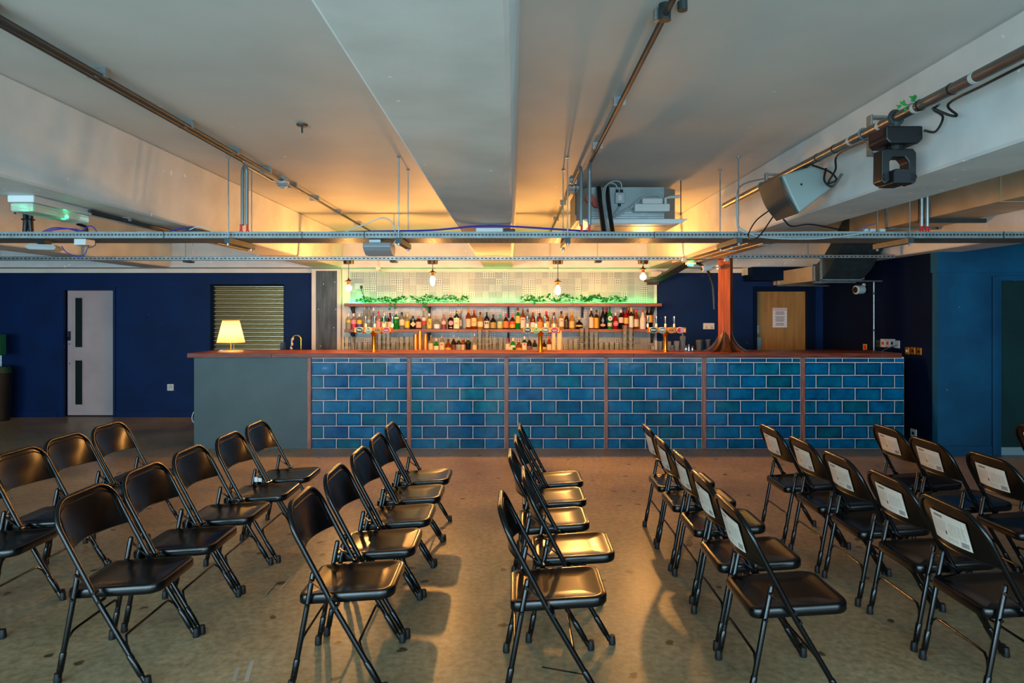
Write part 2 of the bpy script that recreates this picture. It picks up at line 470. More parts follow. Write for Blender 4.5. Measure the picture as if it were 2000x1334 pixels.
# ---- navy bulkhead box over the oak door
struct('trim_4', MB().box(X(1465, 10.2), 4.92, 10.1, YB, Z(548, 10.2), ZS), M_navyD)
struct('trim_5', MB().box(X(1457, 10.3), X(1466, 10.3), 10.3, YB, Z(537, 10.3), ZS), M_cream)

# ----------------------------------------------------------------- the bar
YT = 8.0625                       # tile face of the bar
def XT(px): return X(px, YT)
def ZT(py): return Z(py, YT)
YE = 7.90                         # front edge of the worktop
ZTOP, ZUND = Z(690, YE), Z(699, YE)
BX0, BX1 = XT(380), XT(1765)

def glaze_material():
    m = bpy.data.materials.new('blue_glaze'); m.use_nodes = True
    nt = m.node_tree; N = nt.nodes; Lk = nt.links; b = N['Principled BSDF']
    oi = N.new('ShaderNodeObjectInfo'); tc = N.new('ShaderNodeTexCoord')
    cb = N.new('ShaderNodeCombineXYZ'); [Lk.new(oi.outputs['Random'], cb.inputs[i]) for i in range(3)]
    ad = N.new('ShaderNodeVectorMath'); ad.operation = 'MULTIPLY_ADD'; ad.inputs[1].default_value = (31, 47, 59)
    Lk.new(cb.outputs[0], ad.inputs[0]); Lk.new(tc.outputs['Object'], ad.inputs[2])
    n1 = N.new('ShaderNodeTexNoise'); n1.inputs['Scale'].default_value = 7; n1.inputs['Detail'].default_value = 7
    n1.inputs['Roughness'].default_value = 0.65; Lk.new(ad.outputs[0], n1.inputs['Vector'])
    rb = N.new('ShaderNodeValToRGB'); cr = rb.color_ramp
    for p, c in ((0.0, '#00628f'), (0.3, '#016c9c'), (0.55, '#03627a'), (0.75, '#005589'), (1.0, '#02738c')):
        if p in (0.0, 1.0): e = cr.elements[0 if p == 0.0 else -1]
        else: e = cr.elements.new(p)
        e.position = p; e.color = (*lin(c), 1)
    Lk.new(oi.outputs['Random'], rb.inputs['Fac'])
    r2 = N.new('ShaderNodeValToRGB'); r2.color_ramp.elements[0].position = 0.25; r2.color_ramp.elements[0].color = (0.42, 0.46, 0.52, 1)
    r2.color_ramp.elements[1].position = 0.72; r2.color_ramp.elements[1].color = (1.35, 1.3, 1.2, 1)
    Lk.new(n1.outputs['Fac'], r2.inputs['Fac'])
    mx = N.new('ShaderNodeMixRGB'); mx.blend_type = 'MULTIPLY'; mx.inputs['Fac'].default_value = 0.9
    Lk.new(rb.outputs[0], mx.inputs[1]); Lk.new(r2.outputs[0], mx.inputs[2])
    # glaze pools darker towards the rim of every tile
    sp = N.new('ShaderNodeSeparateXYZ'); Lk.new(tc.outputs['Generated'], sp.inputs[0])
    def mth(op, a_, b_=None):
        q = N.new('ShaderNodeMath'); q.operation = op
        for i_, w_ in enumerate((a_, b_)):
            if w_ is None: continue
            if isinstance(w_, (int, float)): q.inputs[i_].default_value = w_
            else: Lk.new(w_, q.inputs[i_])
        return q.outputs[0]
    ex = mth('MULTIPLY', mth('MINIMUM', sp.outputs[0], mth('SUBTRACT', 1.0, sp.outputs[0])), 2.0)
    ez = mth('MINIMUM', sp.outputs[2], mth('SUBTRACT', 1.0, sp.outputs[2]))
    ed = mth('ADD', mth('MINIMUM', ex, ez), mth('MULTIPLY', mth('SUBTRACT', n1.outputs['Fac'], 0.5), 0.16))
    r3 = N.new('ShaderNodeValToRGB'); r3.color_ramp.elements[0].position = 0.02; r3.color_ramp.elements[0].color = (0.22, 0.24, 0.42, 1)
    r3.color_ramp.elements[1].position = 0.17; r3.color_ramp.elements[1].color = (1, 1, 1, 1); Lk.new(ed, r3.inputs['Fac'])
    mx3 = N.new('ShaderNodeMixRGB'); mx3.blend_type = 'MULTIPLY'; mx3.inputs['Fac'].default_value = 1.0
    Lk.new(mx.outputs[0], mx3.inputs[1]); Lk.new(r3.outputs[0], mx3.inputs[2]); Lk.new(mx3.outputs[0], b.inputs['Base Color'])
    b.inputs['Roughness'].default_value = 0.11; b.inputs['Specular IOR Level'].default_value = 0.24
    n2 = N.new('ShaderNodeTexNoise'); n2.inputs['Scale'].default_value = 5; n2.inputs['Detail'].default_value = 2
    Lk.new(ad.outputs[0], n2.inputs['Vector'])
    bp = N.new('ShaderNodeBump'); bp.inputs['Strength'].default_value = 0.22; bp.inputs['Distance'].default_value = 0.012
    Lk.new(n2.outputs['Fac'], bp.inputs['Height']); Lk.new(bp.outputs[0], b.inputs['Normal'])
    return m
M_glaze = glaze_material()
M_grout = mat('pale_grout', '#d6c8c2', 0.8, color2='#e2d6d0', scale=30)
M_batten = mat('reddish_timber', '#8c4a3a', 0.45, color2='#b06b55', scale=5, detail=8, stretch=(10, 10, 1.2))
M_slate = mat('grey_green_paint', '#475354', 0.5, color2='#4e5b5c', scale=3, bump=0.03, bscale=40)

bar = thing('bar_counter', 'long bar counter with glazed blue tile front and timber battens', 'bar counter', ((BX0 + BX1) / 2, YT + 0.3, 0))
ZB = ZUND
MB().box(XT(609), BX1, YT - 0.003, YT + 0.06, 0, ZB).build('grout_bed', M_grout, bar)
MB().box(BX0, XT(601), YT - 0.012, YT + 0.06, 0, ZB).build('end_panel', M_slate, bar)
MB().box(BX0, BX0 + 0.05, YT + 0.06, YT + 0.6, 0, ZB).box(BX1 - 0.03, BX1, YT + 0.06, YT + 0.6, 0, ZB).box(BX0, BX1, YT + 0.54, YT + 0.6, 0, ZB).build('carcass', M_slate, bar)
for (a, b_) in ((601, 609), (795, 803), (985.3, 993), (1180, 1187), (1370.5, 1378.5), (1563, 1571)):
    MB().box(XT(a) + 0.002, XT(b_) - 0.002, YT - 0.03, YT + 0.03, 0, ZB).build('batten', M_batten, bar, bevel=0.004)
PANELS = [(609, 795, [657, 706.2, 755], [632, 681, 730.4, 779.6]),
          (803.2, 985.2, [849.3, 898, 947.3], [824.7, 874.3, 923.7, 973]),
          (993, 1180, [1011, 1060.8, 1110.6, 1160.4], [1036.4, 1086, 1135.8]),
          (1187, 1370.5, [1210.6, 1260.4, 1310.3, 1360.5], [1234.8, 1284.8, 1334.7]),
          (1378.5, 1563, [1421.5, 1472, 1522.5], [1396, 1446, 1496.5, 1547]),
          (1571, 1765, [1619, 1669.8, 1721], [1593.5, 1644.8, 1695.6, 1746.8])]
ROWS = [699.5, 708.1, 732.9, 757.7, 782.3, 807.1, 831.9, 856.7, 876.3]
tile_cache = {}
GJ = 0.0042
for (a, b_, JA, JB) in PANELS:
    for r in range(8):
        J = JB if r % 2 == 0 else JA
        xs = [a] + list(J) + [b_]
        for i in range(len(xs) - 1):
            x0, x1 = XT(xs[i]) + (GJ if i else 0.001), XT(xs[i + 1]) - (GJ if i < len(xs) - 2 else 0.001)
            z1, z0 = ZT(ROWS[r]) - GJ, ZT(ROWS[r + 1]) + GJ
            if x1 - x0 < 0.012: continue
            key = (round(x1 - x0, 3), round(z1 - z0, 3))
            if key not in tile_cache:
                w, h = x1 - x0, z1 - z0
                t0 = MB().box(-w / 2, w / 2, -0.006, 0.010, -h / 2, h / 2).build('tile', M_glaze, None, bevel=0.0035, bseg=1)
                tile_cache[key] = t0.data; t = t0
            else:
                t = bpy.data.objects.new('tile', tile_cache[key]); COL.objects.link(t)
            t.parent = bar
            t.location = Vector(((x0 + x1) / 2, YT, (z0 + z1) / 2)) - org(bar)
            t.rotation_euler = (RNG.gauss(0, 0.006), 0, RNG.gauss(0, 0.006))

M_top = mat('worktop_timber', '#66281c', 0.36, color2='#8a4634', scale=4.5, detail=9, stretch=(0.9, 9, 9), bump=0.03, bscale=20, spec=0.3)
top = thing('bar_worktop', 'reddish brown timber worktop running along the whole bar', 'worktop', ((BX0 + BX1) / 2, YE + 0.35, ZUND))
seams = [X(365, YE), X(530, YE), X(1238, YE), X(1722, YE), X(1762, YE)]
for i in range(4):
    MB().box(seams[i] + 0.0008, seams[i + 1] - 0.0008, YE, YE + 0.75, ZUND, ZTOP).build('board', M_top, top, bevel=0.004)

# ----------------------------------------------------------------- back bar wall
YW = YB - 0.03                    # tiled face
BWX0, BWX1 = X(668, YW), X(1283, YW)
def patt_material(name, n, r0, r1, cdot, cbase, inner=None):
    m = bpy.data.materials.new(name); m.use_nodes = True
    nt = m.node_tree; N = nt.nodes; Lk = nt.links; b = N['Principled BSDF']
    uv = N.new('ShaderNodeUVMap'); mp = N.new('ShaderNodeVectorMath'); mp.operation = 'SCALE'; mp.inputs['Scale'].default_value = n
    Lk.new(uv.outputs[0], mp.inputs[0])
    fr_ = N.new('ShaderNodeVectorMath'); fr_.operation = 'FRACTION'; Lk.new(mp.outputs[0], fr_.inputs[0])
    sb = N.new('ShaderNodeVectorMath'); sb.operation = 'SUBTRACT'; sb.inputs[1].default_value = (0.5, 0.5, 0); Lk.new(fr_.outputs[0], sb.inputs[0])
    ln = N.new('ShaderNodeVectorMath'); ln.operation = 'LENGTH'; Lk.new(sb.outputs[0], ln.inputs[0])
    rp = N.new('ShaderNodeValToRGB'); rp.color_ramp.elements[0].position = r0; rp.color_ramp.elements[0].color = (*lin(cbase), 1)
    rp.color_ramp.elements[1].position = r1; rp.color_ramp.elements[1].color = (*lin(cdot), 1)
    Lk.new(ln.outputs['Value'], rp.inputs['Fac'])
    Lk.new(rp.outputs[0], b.inputs['Base Color']); b.inputs['Roughness'].default_value = 0.3
    return m
PATT = [patt_material('tile_print_circles', 3, 0.42, 0.54, '#2f363d', '#bdb8a9'),
        patt_material('tile_print_fine_dots', 5, 0.34, 0.5, '#484f55', '#b8b3a4'),
        patt_material('tile_print_pale_dots', 4, 0.36, 0.6, '#676b6e', '#b6b1a2'),
        patt_material('tile_print_faint', 6, 0.3, 0.62, '#838681', '#b4afa0')]
splash = thing('tiled_splashback', 'patterned cream and grey wall tiles behind the bar shelves', 'wall tiles', ((BWX0 + BWX1) / 2, YW, 1.0))
MB().box(BWX0, BWX1, YW + 0.004, YB, 0.95, Z(525, YW)).build('backing', M_cream, splash)
TP = 12.9 * YW / F
ntx = int((BWX1 - BWX0 - X(682, YW) + X(668, YW)) / TP)
tx0 = X(684, YW)
def ptile(x0, z0, w, h):
    y0, y1 = YW - 0.003, YW + 0.006
    return [(x0, y0, z0), (x0 + w, y0, z0), (x0 + w, y0, z0 + h), (x0, y0, z0 + h), (x0, y1, z0), (x0 + w, y1, z0), (x0 + w, y1, z0 + h), (x0, y1, z0 + h)]
PF = [(0, 1, 2, 3), (0, 4, 5, 1), (1, 5, 6, 2), (2, 6, 7, 3), (3, 7, 4, 0)]
def uvmesh(name, verts, faces, m):
    me = bpy.data.meshes.new(name); me.from_pydata(verts, [], faces)
    u = me.uv_layers.new(name='UVMap')
    sq = [(0, 0), (1, 0), (1, 1), (0, 1)]
    for p in me.polygons:
        for k, li in enumerate(p.loop_indices): u.data[li].uv = sq[k % 4] if p.index % 5 == 0 else (0.5, 0.5)
    me.materials.append(m); return me
g = 0.0012
proto = [uvmesh('tile', [(v[0], v[1] - YW, v[2]) for v in ptile(-TP / 2 + g, -TP / 2 + g, TP - 2 * g, TP - 2 * g)], PF, PATT[k]) for k in range(4)]
ztop = Z(531, YW); rest = [([], []) for _ in range(4)]; cnt = 0
nrow = int((ztop - 0.97) / TP)
for r in range(nrow):
    for c in range(ntx):
        k = RNG.choices((0, 1, 2, 3), (0.2, 0.38, 0.25, 0.17))[0]
        cx, cz = tx0 + (c + 0.5) * TP, ztop - (r + 0.5) * TP
        if cnt < 290:
            t = bpy.data.objects.new('tile', proto[k]); COL.objects.link(t); t.parent = splash
            t.location = Vector((cx, YW, cz)) - org(splash); cnt += 1
        else:
            vs, fs = rest[k]; n0 = len(vs); oo = org(splash)
            vs += [(v[0] - oo.x, v[1] - oo.y, v[2] - oo.z) for v in ptile(cx - TP / 2 + g, cz - TP / 2 + g, TP - 2 * g, TP - 2 * g)]
            fs += [tuple(i + n0 for i in f) for f in PF]
for k in range(4):
    if rest[k][0]:
        o = bpy.data.objects.new('lower_tiles', uvmesh('lower_tiles', rest[k][0], rest[k][1], PATT[k])); COL.objects.link(o)
        o.parent = splash; o['kind'] = 'stuff'
# pilaster with the dark steel panel
pil = struct('trim_6', MB().box(X(612, YB), X(668, YB), YB - 0.09, YB + 0.1, 0, Z(526, YB)), M_cream)
M_steelp = mat('blackened_steel', '#3a3c3d', 0.5, 0.3, color2='#5a5b58', scale=3, detail=8, stretch=(6, 6, 0.8))
pan = thing('steel_panel', 'tall dark smeared steel panel on the cream pilaster', 'panel', (X(638, YB - 0.1), YB - 0.1, 0.9))
yp = YB - 0.096
MB().box(X(617, yp), X(658, yp), yp, yp + 0.006, 0.9, Z(529, yp)).build('sheet', M_steelp, pan)
sw = MB()
for (px, py) in ((632, 555), (622, 604), (656, 604), (626, 676), (654, 551), (652, 640)): sw.cyl((X(px, yp), yp - 0.003, Z(py, yp)), (X(px, yp), yp, Z(py, yp)), 0.008, 8)
sw.build('screw', M_white, pan)
bc = thing('back_counter', 'low back bar counter below the bottle shelves', 'counter', ((BWX0 + 2.5) / 2, 10.1, 0))
ZBC = 1.056
MB().box(X(612, 10) , 2.9, 9.75, YW - 0.01, ZBC - 0.04, ZBC).build('top', mat('brown_laminate', '#7a5a3c', 0.35, color2='#8a6848', scale=4), bc)
MB().box(X(612, 10), 2.9, 9.8, YW - 0.01, 0, ZBC - 0.04).build('body', M_dark, bc)

# shelves
M_shelf = mat('oiled_shelf_timber', '#7c3d16', 0.42, color2='#985422', scale=4, detail=8, stretch=(1, 9, 9))
YS = 10.18
SZ1, SZ2 = Z(595.5, YS) , Z(646, YS)
def shelf(name_l, zc, pts):
    t = 0.048
    s = thing('wall_shelf', name_l, 'shelf', (0, YS + 0.12, zc - t / 2), 'bottle shelves behind the bar')
    x0, x1 = X(672, YS), X(1293 if zc > 1.6 else 1290, YS)
    xm = x0 + (x1 - x0) * 0.36; xn = x0 + (x1 - x0) * 0.72
    for (a, b_) in ((x0, xm), (xm, xn), (xn, x1)):
        MB().box(a + 0.0006, b_ - 0.0006, YS, YW - 0.004, zc - t / 2, zc + t / 2).build('board', M_shelf, s, bevel=0.004)
    for px in (689, 838, 993, 1138, 1275):
        xx = X(px, YS + 0.2)
        b_ = MB()
        b_.box(xx - 0.02, xx + 0.02, YW - 0.014, YW - 0.004, zc - t / 2 - 0.18, zc - t / 2)
        b_.box(xx - 0.02, xx + 0.02, YS + 0.03, YW - 0.004, zc - t / 2 - 0.012, zc - t / 2)
        b_.prism([(YS + 0.05, zc - t / 2 - 0.012), (YW - 0.014, zc - t / 2 - 0.012), (YW - 0.014, zc - t / 2 - 0.16)], 'x', xx - 0.006, xx + 0.006)
        b_.build('bracket', M_black, s)
    return zc + t / 2
SH1 = shelf('upper timber bar shelf carrying ivy and a green light strip', SZ1, None)
SH2 = shelf('lower timber bar shelf lined with spirit bottles', SZ2, None)

# LED strip along the back of the upper shelf
M_led = mat('green_led', '#c8ffe0', 0.4, emit='#10f070', emit_s=LED_E)
led = thing('led_strip', 'glowing green light strip along the back of the upper shelf', 'light strip', (0, YW - 0.06, SH1))
MB().box(X(684, YW), X(1280, YW), YW - 0.05, YW - 0.035, SH1, SH1 + 0.003).build('diffuser', M_led, led)
MB().box(X(684, YW), X(1280, YW), YW - 0.034, YW - 0.028, SH1, SH1 + 0.003).build('channel', M_white, led)
led2 = thing('led_coil', 'bright coiled end of green light strip at the shelf corner', 'light strip', (X(684, 10.25), 10.25, SH1))
MB().tube(spline([(X(683, 10.3), 10.3, SH1 + 0.012), (X(690, 10.25), 10.25, SH1 + 0.014), (X(698, 10.3), 10.3, SH1 + 0.012), (X(702, 10.36), 10.36, SH1 + 0.012), (X(690, 10.4), 10.4, SH1 + 0.014)], 6), 0.008, 6).build('tube', M_led, led2)

# ivy garlands
M_leaf = mat('ivy_leaf', '#157030', 0.4, color2='#1f8a3c', scale=30)
M_stem = mat('ivy_stem', '#3c6a30', 0.6)
def leaf(mb, p, size, R):
    pts = [(0, 0, 0), (0.42, 0.1, 0.04), (0.55, 0.45, 0.0), (0.25, 0.5, 0.05), (0, 1.0, -0.05), (-0.25, 0.5, 0.05), (-0.55, 0.45, 0.0), (-0.42, 0.1, 0.04)]
    base = len(mb.v)
    for q in pts: mb.v.append(tuple(Vector(p) + R @ (Vector(q) * size)))
    c = Vector(p) + R @ (Vector((0, 0.4, 0.09)) * size); mb.v.append(tuple(c))
    for k in range(8): mb.f.append((base + k, base + (k + 1) % 8, base + 8))
def garland(label, px0, px1, hmax, dense, trail=()):
    y = YS + 0.07
    g_ = thing('ivy_garland', label, 'ivy', (X((px0 + px1) / 2, y), y, SH1), 'ivy along the upper shelf')
    st = []
    n = 14
    for i in range(n + 1):
        px = px0 + (px1 - px0) * i / n
        st.append((X(px, y), y + RNG.uniform(-0.03, 0.05), SH1 + 0.012 + RNG.uniform(0, 0.03)))
    sm = MB().tube(spline(st, 3), 0.004, 5)
    lf = MB()
    for i in range(int((px1 - px0) * dense)):
        t = RNG.random(); px = px0 + (px1 - px0) * t
        hz = hmax * (0.35 + 0.65 * abs(math.sin(t * 9 + px0)) ) * RNG.random() ** 0.7
        p = (X(px, y), y + RNG.uniform(-0.06, 0.09), SH1 + 0.015 + hz)
        R = (Matrix.Rotation(RNG.uniform(0, 2 * PI), 3, 'Z') @ Matrix.Rotation(RNG.uniform(-0.3, 1.5), 3, 'X') @ Matrix.Rotation(RNG.uniform(-0.6, 0.6), 3, 'Y'))
        leaf(lf, p, RNG.uniform(0.028, 0.048), R)
    for (px, py) in trail:
        zz = Z(py, YS - 0.02)
        sm.tube(spline([(X(px - 3, y), y, SH1 + 0.02), (X(px - 1, YS), YS - 0.015, SH1 + 0.012), (X(px, YS), YS - 0.02, zz)], 4), 0.003, 5)
        for k in range(3):
            leaf(lf, (X(px + RNG.uniform(-2, 2), YS), YS - 0.025, zz + k * 0.045), 0.045, Matrix.Rotation(RNG.uniform(2.2, 4), 3, 'Y') @ Matrix.Rotation(1.2, 3, 'X'))
    sm.build('stem', M_stem, g_)
    o = lf.build('leaves', M_leaf, g_, fix=False, smooth=True); o['kind'] = 'stuff'
garland('ivy garland by the corner socket, lit pale by the strip', 694, 795, 0.09, 1.6, [(762, 602), (771, 599)])
garland('ivy garland under the second hanging bulb', 800, 916, 0.12, 1.7, [(828, 596), (833, 603)])
garland('ivy garland below the third hanging bulb', 1015, 1122, 0.12, 1.6, [(1044, 591)])
garland('dense ivy garland on the shelf near the globe bulb', 1126, 1228, 0.11, 1.9)

# double socket with plug, on the tiles
so = thing('double_socket', 'white double wall socket with black plug above the ivy', 'socket', (X(702, YW), YW - 0.003, Z(565, YW)))
MB().box(X(693, YW), X(711, YW), YW - 0.014, YW - 0.003, Z(564.5, YW), Z(553.5, YW)).build('plate', M_white, so, bevel=0.003)
MB().box(X(704.5, YW), X(709, YW), YW - 0.05, YW - 0.014, Z(564, YW), Z(558, YW)).build('plug', M_black, so, bevel=0.004)
MB().tube(spline([(X(706.5, YW), YW - 0.04, Z(563.5, YW)), (X(709, YW), YW - 0.05, Z(572, YW)), (X(713, YW), YW - 0.05, Z(580, YW)), (X(715, YW), YW - 0.06, SH1 + 0.01)], 5), 0.005, 6).build('flex', M_black, so)

# ----------------------------------------------------------------- bottles
def gl(name, c, tr=0.7, rough=0.08): return mat('glass_' + name, c, rough, trans=tr, ior=1.3)
G = {'clear': gl('clear', '#d9d6c6', 0.85), 'frost': gl('frost', '#b9b39c', 0.5, 0.35), 'green': gl('green', '#0f8a2e', 0.35), 'dkgreen': gl('dark_green', '#12361e', 0.2),
     'amber': gl('amber', '#8a3a0e', 0.4), 'red': gl('red', '#a50f18', 0.4), 'dark': gl('dark', '#151211', 0.1), 'brown': gl('brown', '#3a1a0c', 0.2),
     'pink': gl('pink', '#dba9a4', 0.7), 'gold': gl('gold', '#c58f3a', 0.5), 'white': mat('milk_white_glass', '#dccfc0', 0.3)}
def cm(c): return mat('print_' + c.strip('#'), c, 0.45)
bottle_meshes = {}
def bottle(px, base_z, d, top_py, wpx, glass, lab, cap, label, shape='std', lab2=None, lz=(0.1, 0.52), pour=False, group='bottles on the lower shelf', neckc=None):
    x = X(px, d); h = Z(top_py, d) - base_z; R = wpx * d / F / 2
    b = thing('bottle', label, 'bottle', (x, d, base_z), group)
    nr = min(0.014, R * 0.42)
    n_, dyy = 2.0, 1.0
    ch = 0.035 if h > 0.22 else 0.028
    if pour: ch = 0.03
    nh = h - ch
    if shape == 'std': sh0, sh1 = 0.60, 0.74
    elif shape == 'tall': sh0, sh1 = 0.50, 0.60
    elif shape == 'square': sh0, sh1, n_, dyy = 0.64, 0.76, 6.0, 0.8
    elif shape == 'squat': sh0, sh1 = 0.5, 0.72
    elif shape == 'round': sh0, sh1 = 0.5, 0.7
    elif shape == 'cone': sh0, sh1 = 0.35, 0.8
    seg = 16
    if shape == 'round':
        prof = [(0.0, 0.002), (R * 0.6, 0.0), (R * 0.92, h * 0.12), (R, h * 0.28), (R * 0.93, h * 0.42), (R * 0.6, h * 0.56), (nr, h * 0.64), (nr, nh)]
    else:
        mid = (sh0 + sh1) / 2
        prof = [(0.0, 0.003), (R * 0.9, 0.0), (R, 0.008), (R, h * sh0), (R * 0.93, h * (sh0 * 0.6 + sh1 * 0.4) - 0.004), (R * 0.55 + nr * 0.3, h * mid + 0.01), (nr, h * sh1 + 0.01), (nr * 0.95, nh)]
    MB().lathe([(r, base_z + z) for r, z in prof], (x, d, 0), seg, n=n_, dy=dyy).build('glass_body', G[glass], b, smooth=True)
    if neckc: MB().lathe([(nr * 1.08, base_z + h * sh1 + 0.02), (nr * 1.08, base_z + nh - 0.002)], (x, d, 0), 12).build('neck_foil', cm(neckc), b, smooth=True)
    if lab:
        a0, a1 = (lz if shape != 'round' else (0.2, 0.34))
        k = 1.02 if shape != 'round' else 1.03
        if lab2:
            am = a0 + (a1 - a0) * 0.55
            MB().lathe([(R * k, base_z + h * a0), (R * k, base_z + h * am)], (x, d, 0), seg, n=n_, dy=dyy).build('label', cm(lab), b, smooth=True)
            MB().lathe([(R * k, base_z + h * am), (R * k, base_z + h * a1)], (x, d, 0), seg, n=n_, dy=dyy).build('label', cm(lab2), b, smooth=True)
        else:
            MB().lathe([(R * k, base_z + h * a0), (R * k, base_z + h * a1)], (x, d, 0), seg, n=n_, dy=dyy).build('label', cm(lab), b, smooth=True)
    if pour:
        MB().lathe([(nr * 1.1, base_z + nh - 0.01), (nr, base_z + nh + 0.004), (0.005, base_z + nh + 0.014), (0.004, base_z + h + 0.012)], (x, d, 0), 8).build('pourer', M_chrome, b, smooth=True)
    else:
        MB().lathe([(nr * 1.12, base_z + nh - 0.012), (nr * 1.15, base_z + h - 0.002), (nr * 0.9, base_z + h)], (x, d, 0), 12).build('cap', cm(cap), b, smooth=True)
    return b
def disc(b, px, py, d, rx, rz, m, name='emblem', back=0.0, sides=16):
    x, z = X(px, d), Z(py, d); y = d - back
    MB().prism([(x + rx * math.cos(2 * PI * k / sides), z + rz * math.sin(2 * PI * k / sides)) for k in range(sides)], 'y', y - 0.002, y + 0.001).build(name, m, b)
DB, DR = 10.27, 10.38
# shelf bottles, from the corner to the navy wall
bottle(680.5, SH2, DB, 612, 10.5, 'frost', '#d9b92a', '#e6e2d8', 'clear bottle with yellow band label, first on the lower shelf', lz=(0.42, 0.56))
bottle(690.8, SH2, DB, 612, 10.5, 'pink', '#b0243f', '#e6e2d8', 'bottle with crimson and pink label, second on the lower shelf', lab2='#d9899a', lz=(0.03, 0.58))
bottle(702, SH2, DB, 612.5, 10.5, 'clear', '#4a4a86', '#e6e2d8', 'bottle with purple label under a yellow band, third on the shelf', lab2='#e2bb1f', lz=(0.03, 0.58))
bottle(711.5, SH2, DR, 599, 8.8, 'frost', None, '#d9c9a8', 'tall frosted bottle without a label, behind the first beer tap', 'tall')
bottle(720.8, SH2, DR, 597.5, 8.8, 'frost', '#a9c4c2', '#8fb0ba', 'tall frosted bottle with small pale blue label', 'tall', lz=(0.28, 0.4))
b = bottle(729.7, SH2, DB, 601, 9.5, 'clear', '#3a62a8', '#e8dfd0', 'tall clear bottle with a navy medallion on its neck', 'tall', lz=(0.03, 0.12))
disc(b, 729.7, 613, DB, 0.013, 0.013, cm('#1c2f6e'), back=0.035)
bottle(739, SH2, DB, 607.5, 9.5, 'pink', '#d98a84', '#d21f3c', 'pale pink bottle with bright red cap behind a beer tap', lz=(0.05, 0.45))
b = bottle(750.6, SH2, DB, 611, 10.5, 'green', '#e3cdae', '#e8d9bf', 'green gin style bottle with red seal and cream label', lz=(0.06, 0.45))
disc(b, 750.6, 621, DB, 0.014, 0.017, cm('#b5232c'), back=0.035)
b = bottle(762, SH2, DB, 611, 10.5, 'brown', '#dcc3a0', '#3c2850', 'dark brown bottle with purple cap and red seal', lz=(0.06, 0.45))
disc(b, 762, 621, DB, 0.012, 0.015, cm('#a8232c'), back=0.035)
bottle(773.6, SH2, DB, 607.5, 10.8, 'green', '#d9d6cc', '#dcd8cf', 'bright green fluted bottle with silver collar and cap', lz=(0.58, 0.66))
b = bottle(785, SH2, DB, 609.5, 10.5, 'clear', '#e0c6a4', '#26203a', 'clear bottle with dark navy cap and small cream label', lz=(0.22, 0.55))
bottle(795.5, SH2, DB, 613, 10, 'clear', '#e8bd12', '#ecc91a', 'bottle with bright yellow label and yellow cap')
b = bottle(806.7, SH2, DB, 617, 11.5, 'dark', None, '#16120f', 'black square bottle with cream diamond label', 'square')
disc(b, 806.7, 633, DB - 0.048, 0.044, 0.044, cm('#e0bd86'), 'diamond_label', sides=4)
disc(b, 806.7, 624.5, DB - 0.045, 0.018, 0.022, cm('#5a86a8'), 'strip_label', sides=4)
bottle(817.8, SH2, DB, 617, 10.2, 'brown', '#c29a78', '#b06a3a', 'dark square bottle with tan label and copper cap', 'square', lz=(0.1, 0.56))
bottle(828, SH2, DB, 601.3, 9.2, 'clear', '#b3332f', '#d9a878', 'tall clear bottle with red and white printed label', 'tall', lab2='#cfc4b4', lz=(0.2, 0.55))
b = bottle(838.4, SH2, DB, 612, 10, 'clear', '#cfb44c', '#e8e0cc', 'pale yellow wrapped bottle with a black squiggle', lz=(0.05, 0.66))
sq = MB().tube(spline([(X(837, DB), DB - 0.043, Z(623, DB)), (X(835.5, DB), DB - 0.043, Z(626, DB)), (X(837.5, DB), DB - 0.043, Z(629, DB)), (X(840, DB), DB - 0.043, Z(632, DB)), (X(838, DB), DB - 0.043, Z(634, DB))], 4), 0.0035, 5)
sq.build('squiggle', M_ink, b)
bottle(853.2, SH2, DB, 618, 12, 'clear', '#d5dde3', '#dd8a1e', 'squat clear bottle with white label and orange cork', 'squat', lz=(0.05, 0.38))
bottle(866.7, SH2, DB, 614, 9, 'pink', '#8a1f2c', '#c9622a', 'clear bottle with dark red label and orange cap', lab2='#d9b9a4', lz=(0.05, 0.55))
b = bottle(880.5, SH2, DB, 614, 11, 'dark', None, '#c9702a', 'black square bottle with round pink label', 'square')
disc(b, 880.5, 631, DB - 0.047, 0.036, 0.038, cm('#d98a80'), 'round_label'); disc(b, 880.5, 639.5, DB - 0.046, 0.03, 0.01, cm('#d9ac80'), 'strip_label', sides=4)
b = bottle(891.7, SH2, DB, 606.5, 11, 'dkgreen', '#dccfa6', '#c9cccf', 'green bottle with cream label and orange stripe', 'square', lz=(0.03, 0.6), pour=True)
disc(b, 891.7, 631, DB - 0.046, 0.034, 0.009, cm('#d9632a'), 'stripe', sides=4)
bottle(898.5, SH2, DR, 606, 8.5, 'clear', '#d9c7a0', '#d9c09a', 'slender clear bottle standing behind the green bottle', 'tall', lz=(0.15, 0.5))
bottle(914.6, SH2, DB, 602.4, 9.8, 'amber', '#d9b489', '#c98f2a', 'amber bottle with gold capsule and cream label', lz=(0.1, 0.5), neckc='#c98f2a')
b = bottle(925.8, SH2, DB, 605, 10.8, 'amber', '#dcb878', '#b5252a', 'bottle with cream label showing an orange bird', lz=(0.15, 0.58))
disc(b, 925.8, 629, DB, 0.016, 0.012, cm('#dd7a1a'), 'bird', back=0.046)
bottle(938, SH2, DB, 609, 11, 'gold', '#dcc79a', '#4a1f18', 'honey coloured bottle with square cream label', 'squat', lz=(0.14, 0.44))
b = bottle(950.7, SH2, DB, 609.5, 10.2, 'dark', '#d9c29a', '#1c2a1e', 'dark bottle with cream label and two navy rounds', lz=(0.05, 0.48))
disc(b, 948.8, 631, DB, 0.013, 0.017, cm('#20304a'), 'round', back=0.044); disc(b, 952.6, 631, DB, 0.013, 0.017, cm('#31485a'), 'round', back=0.044)
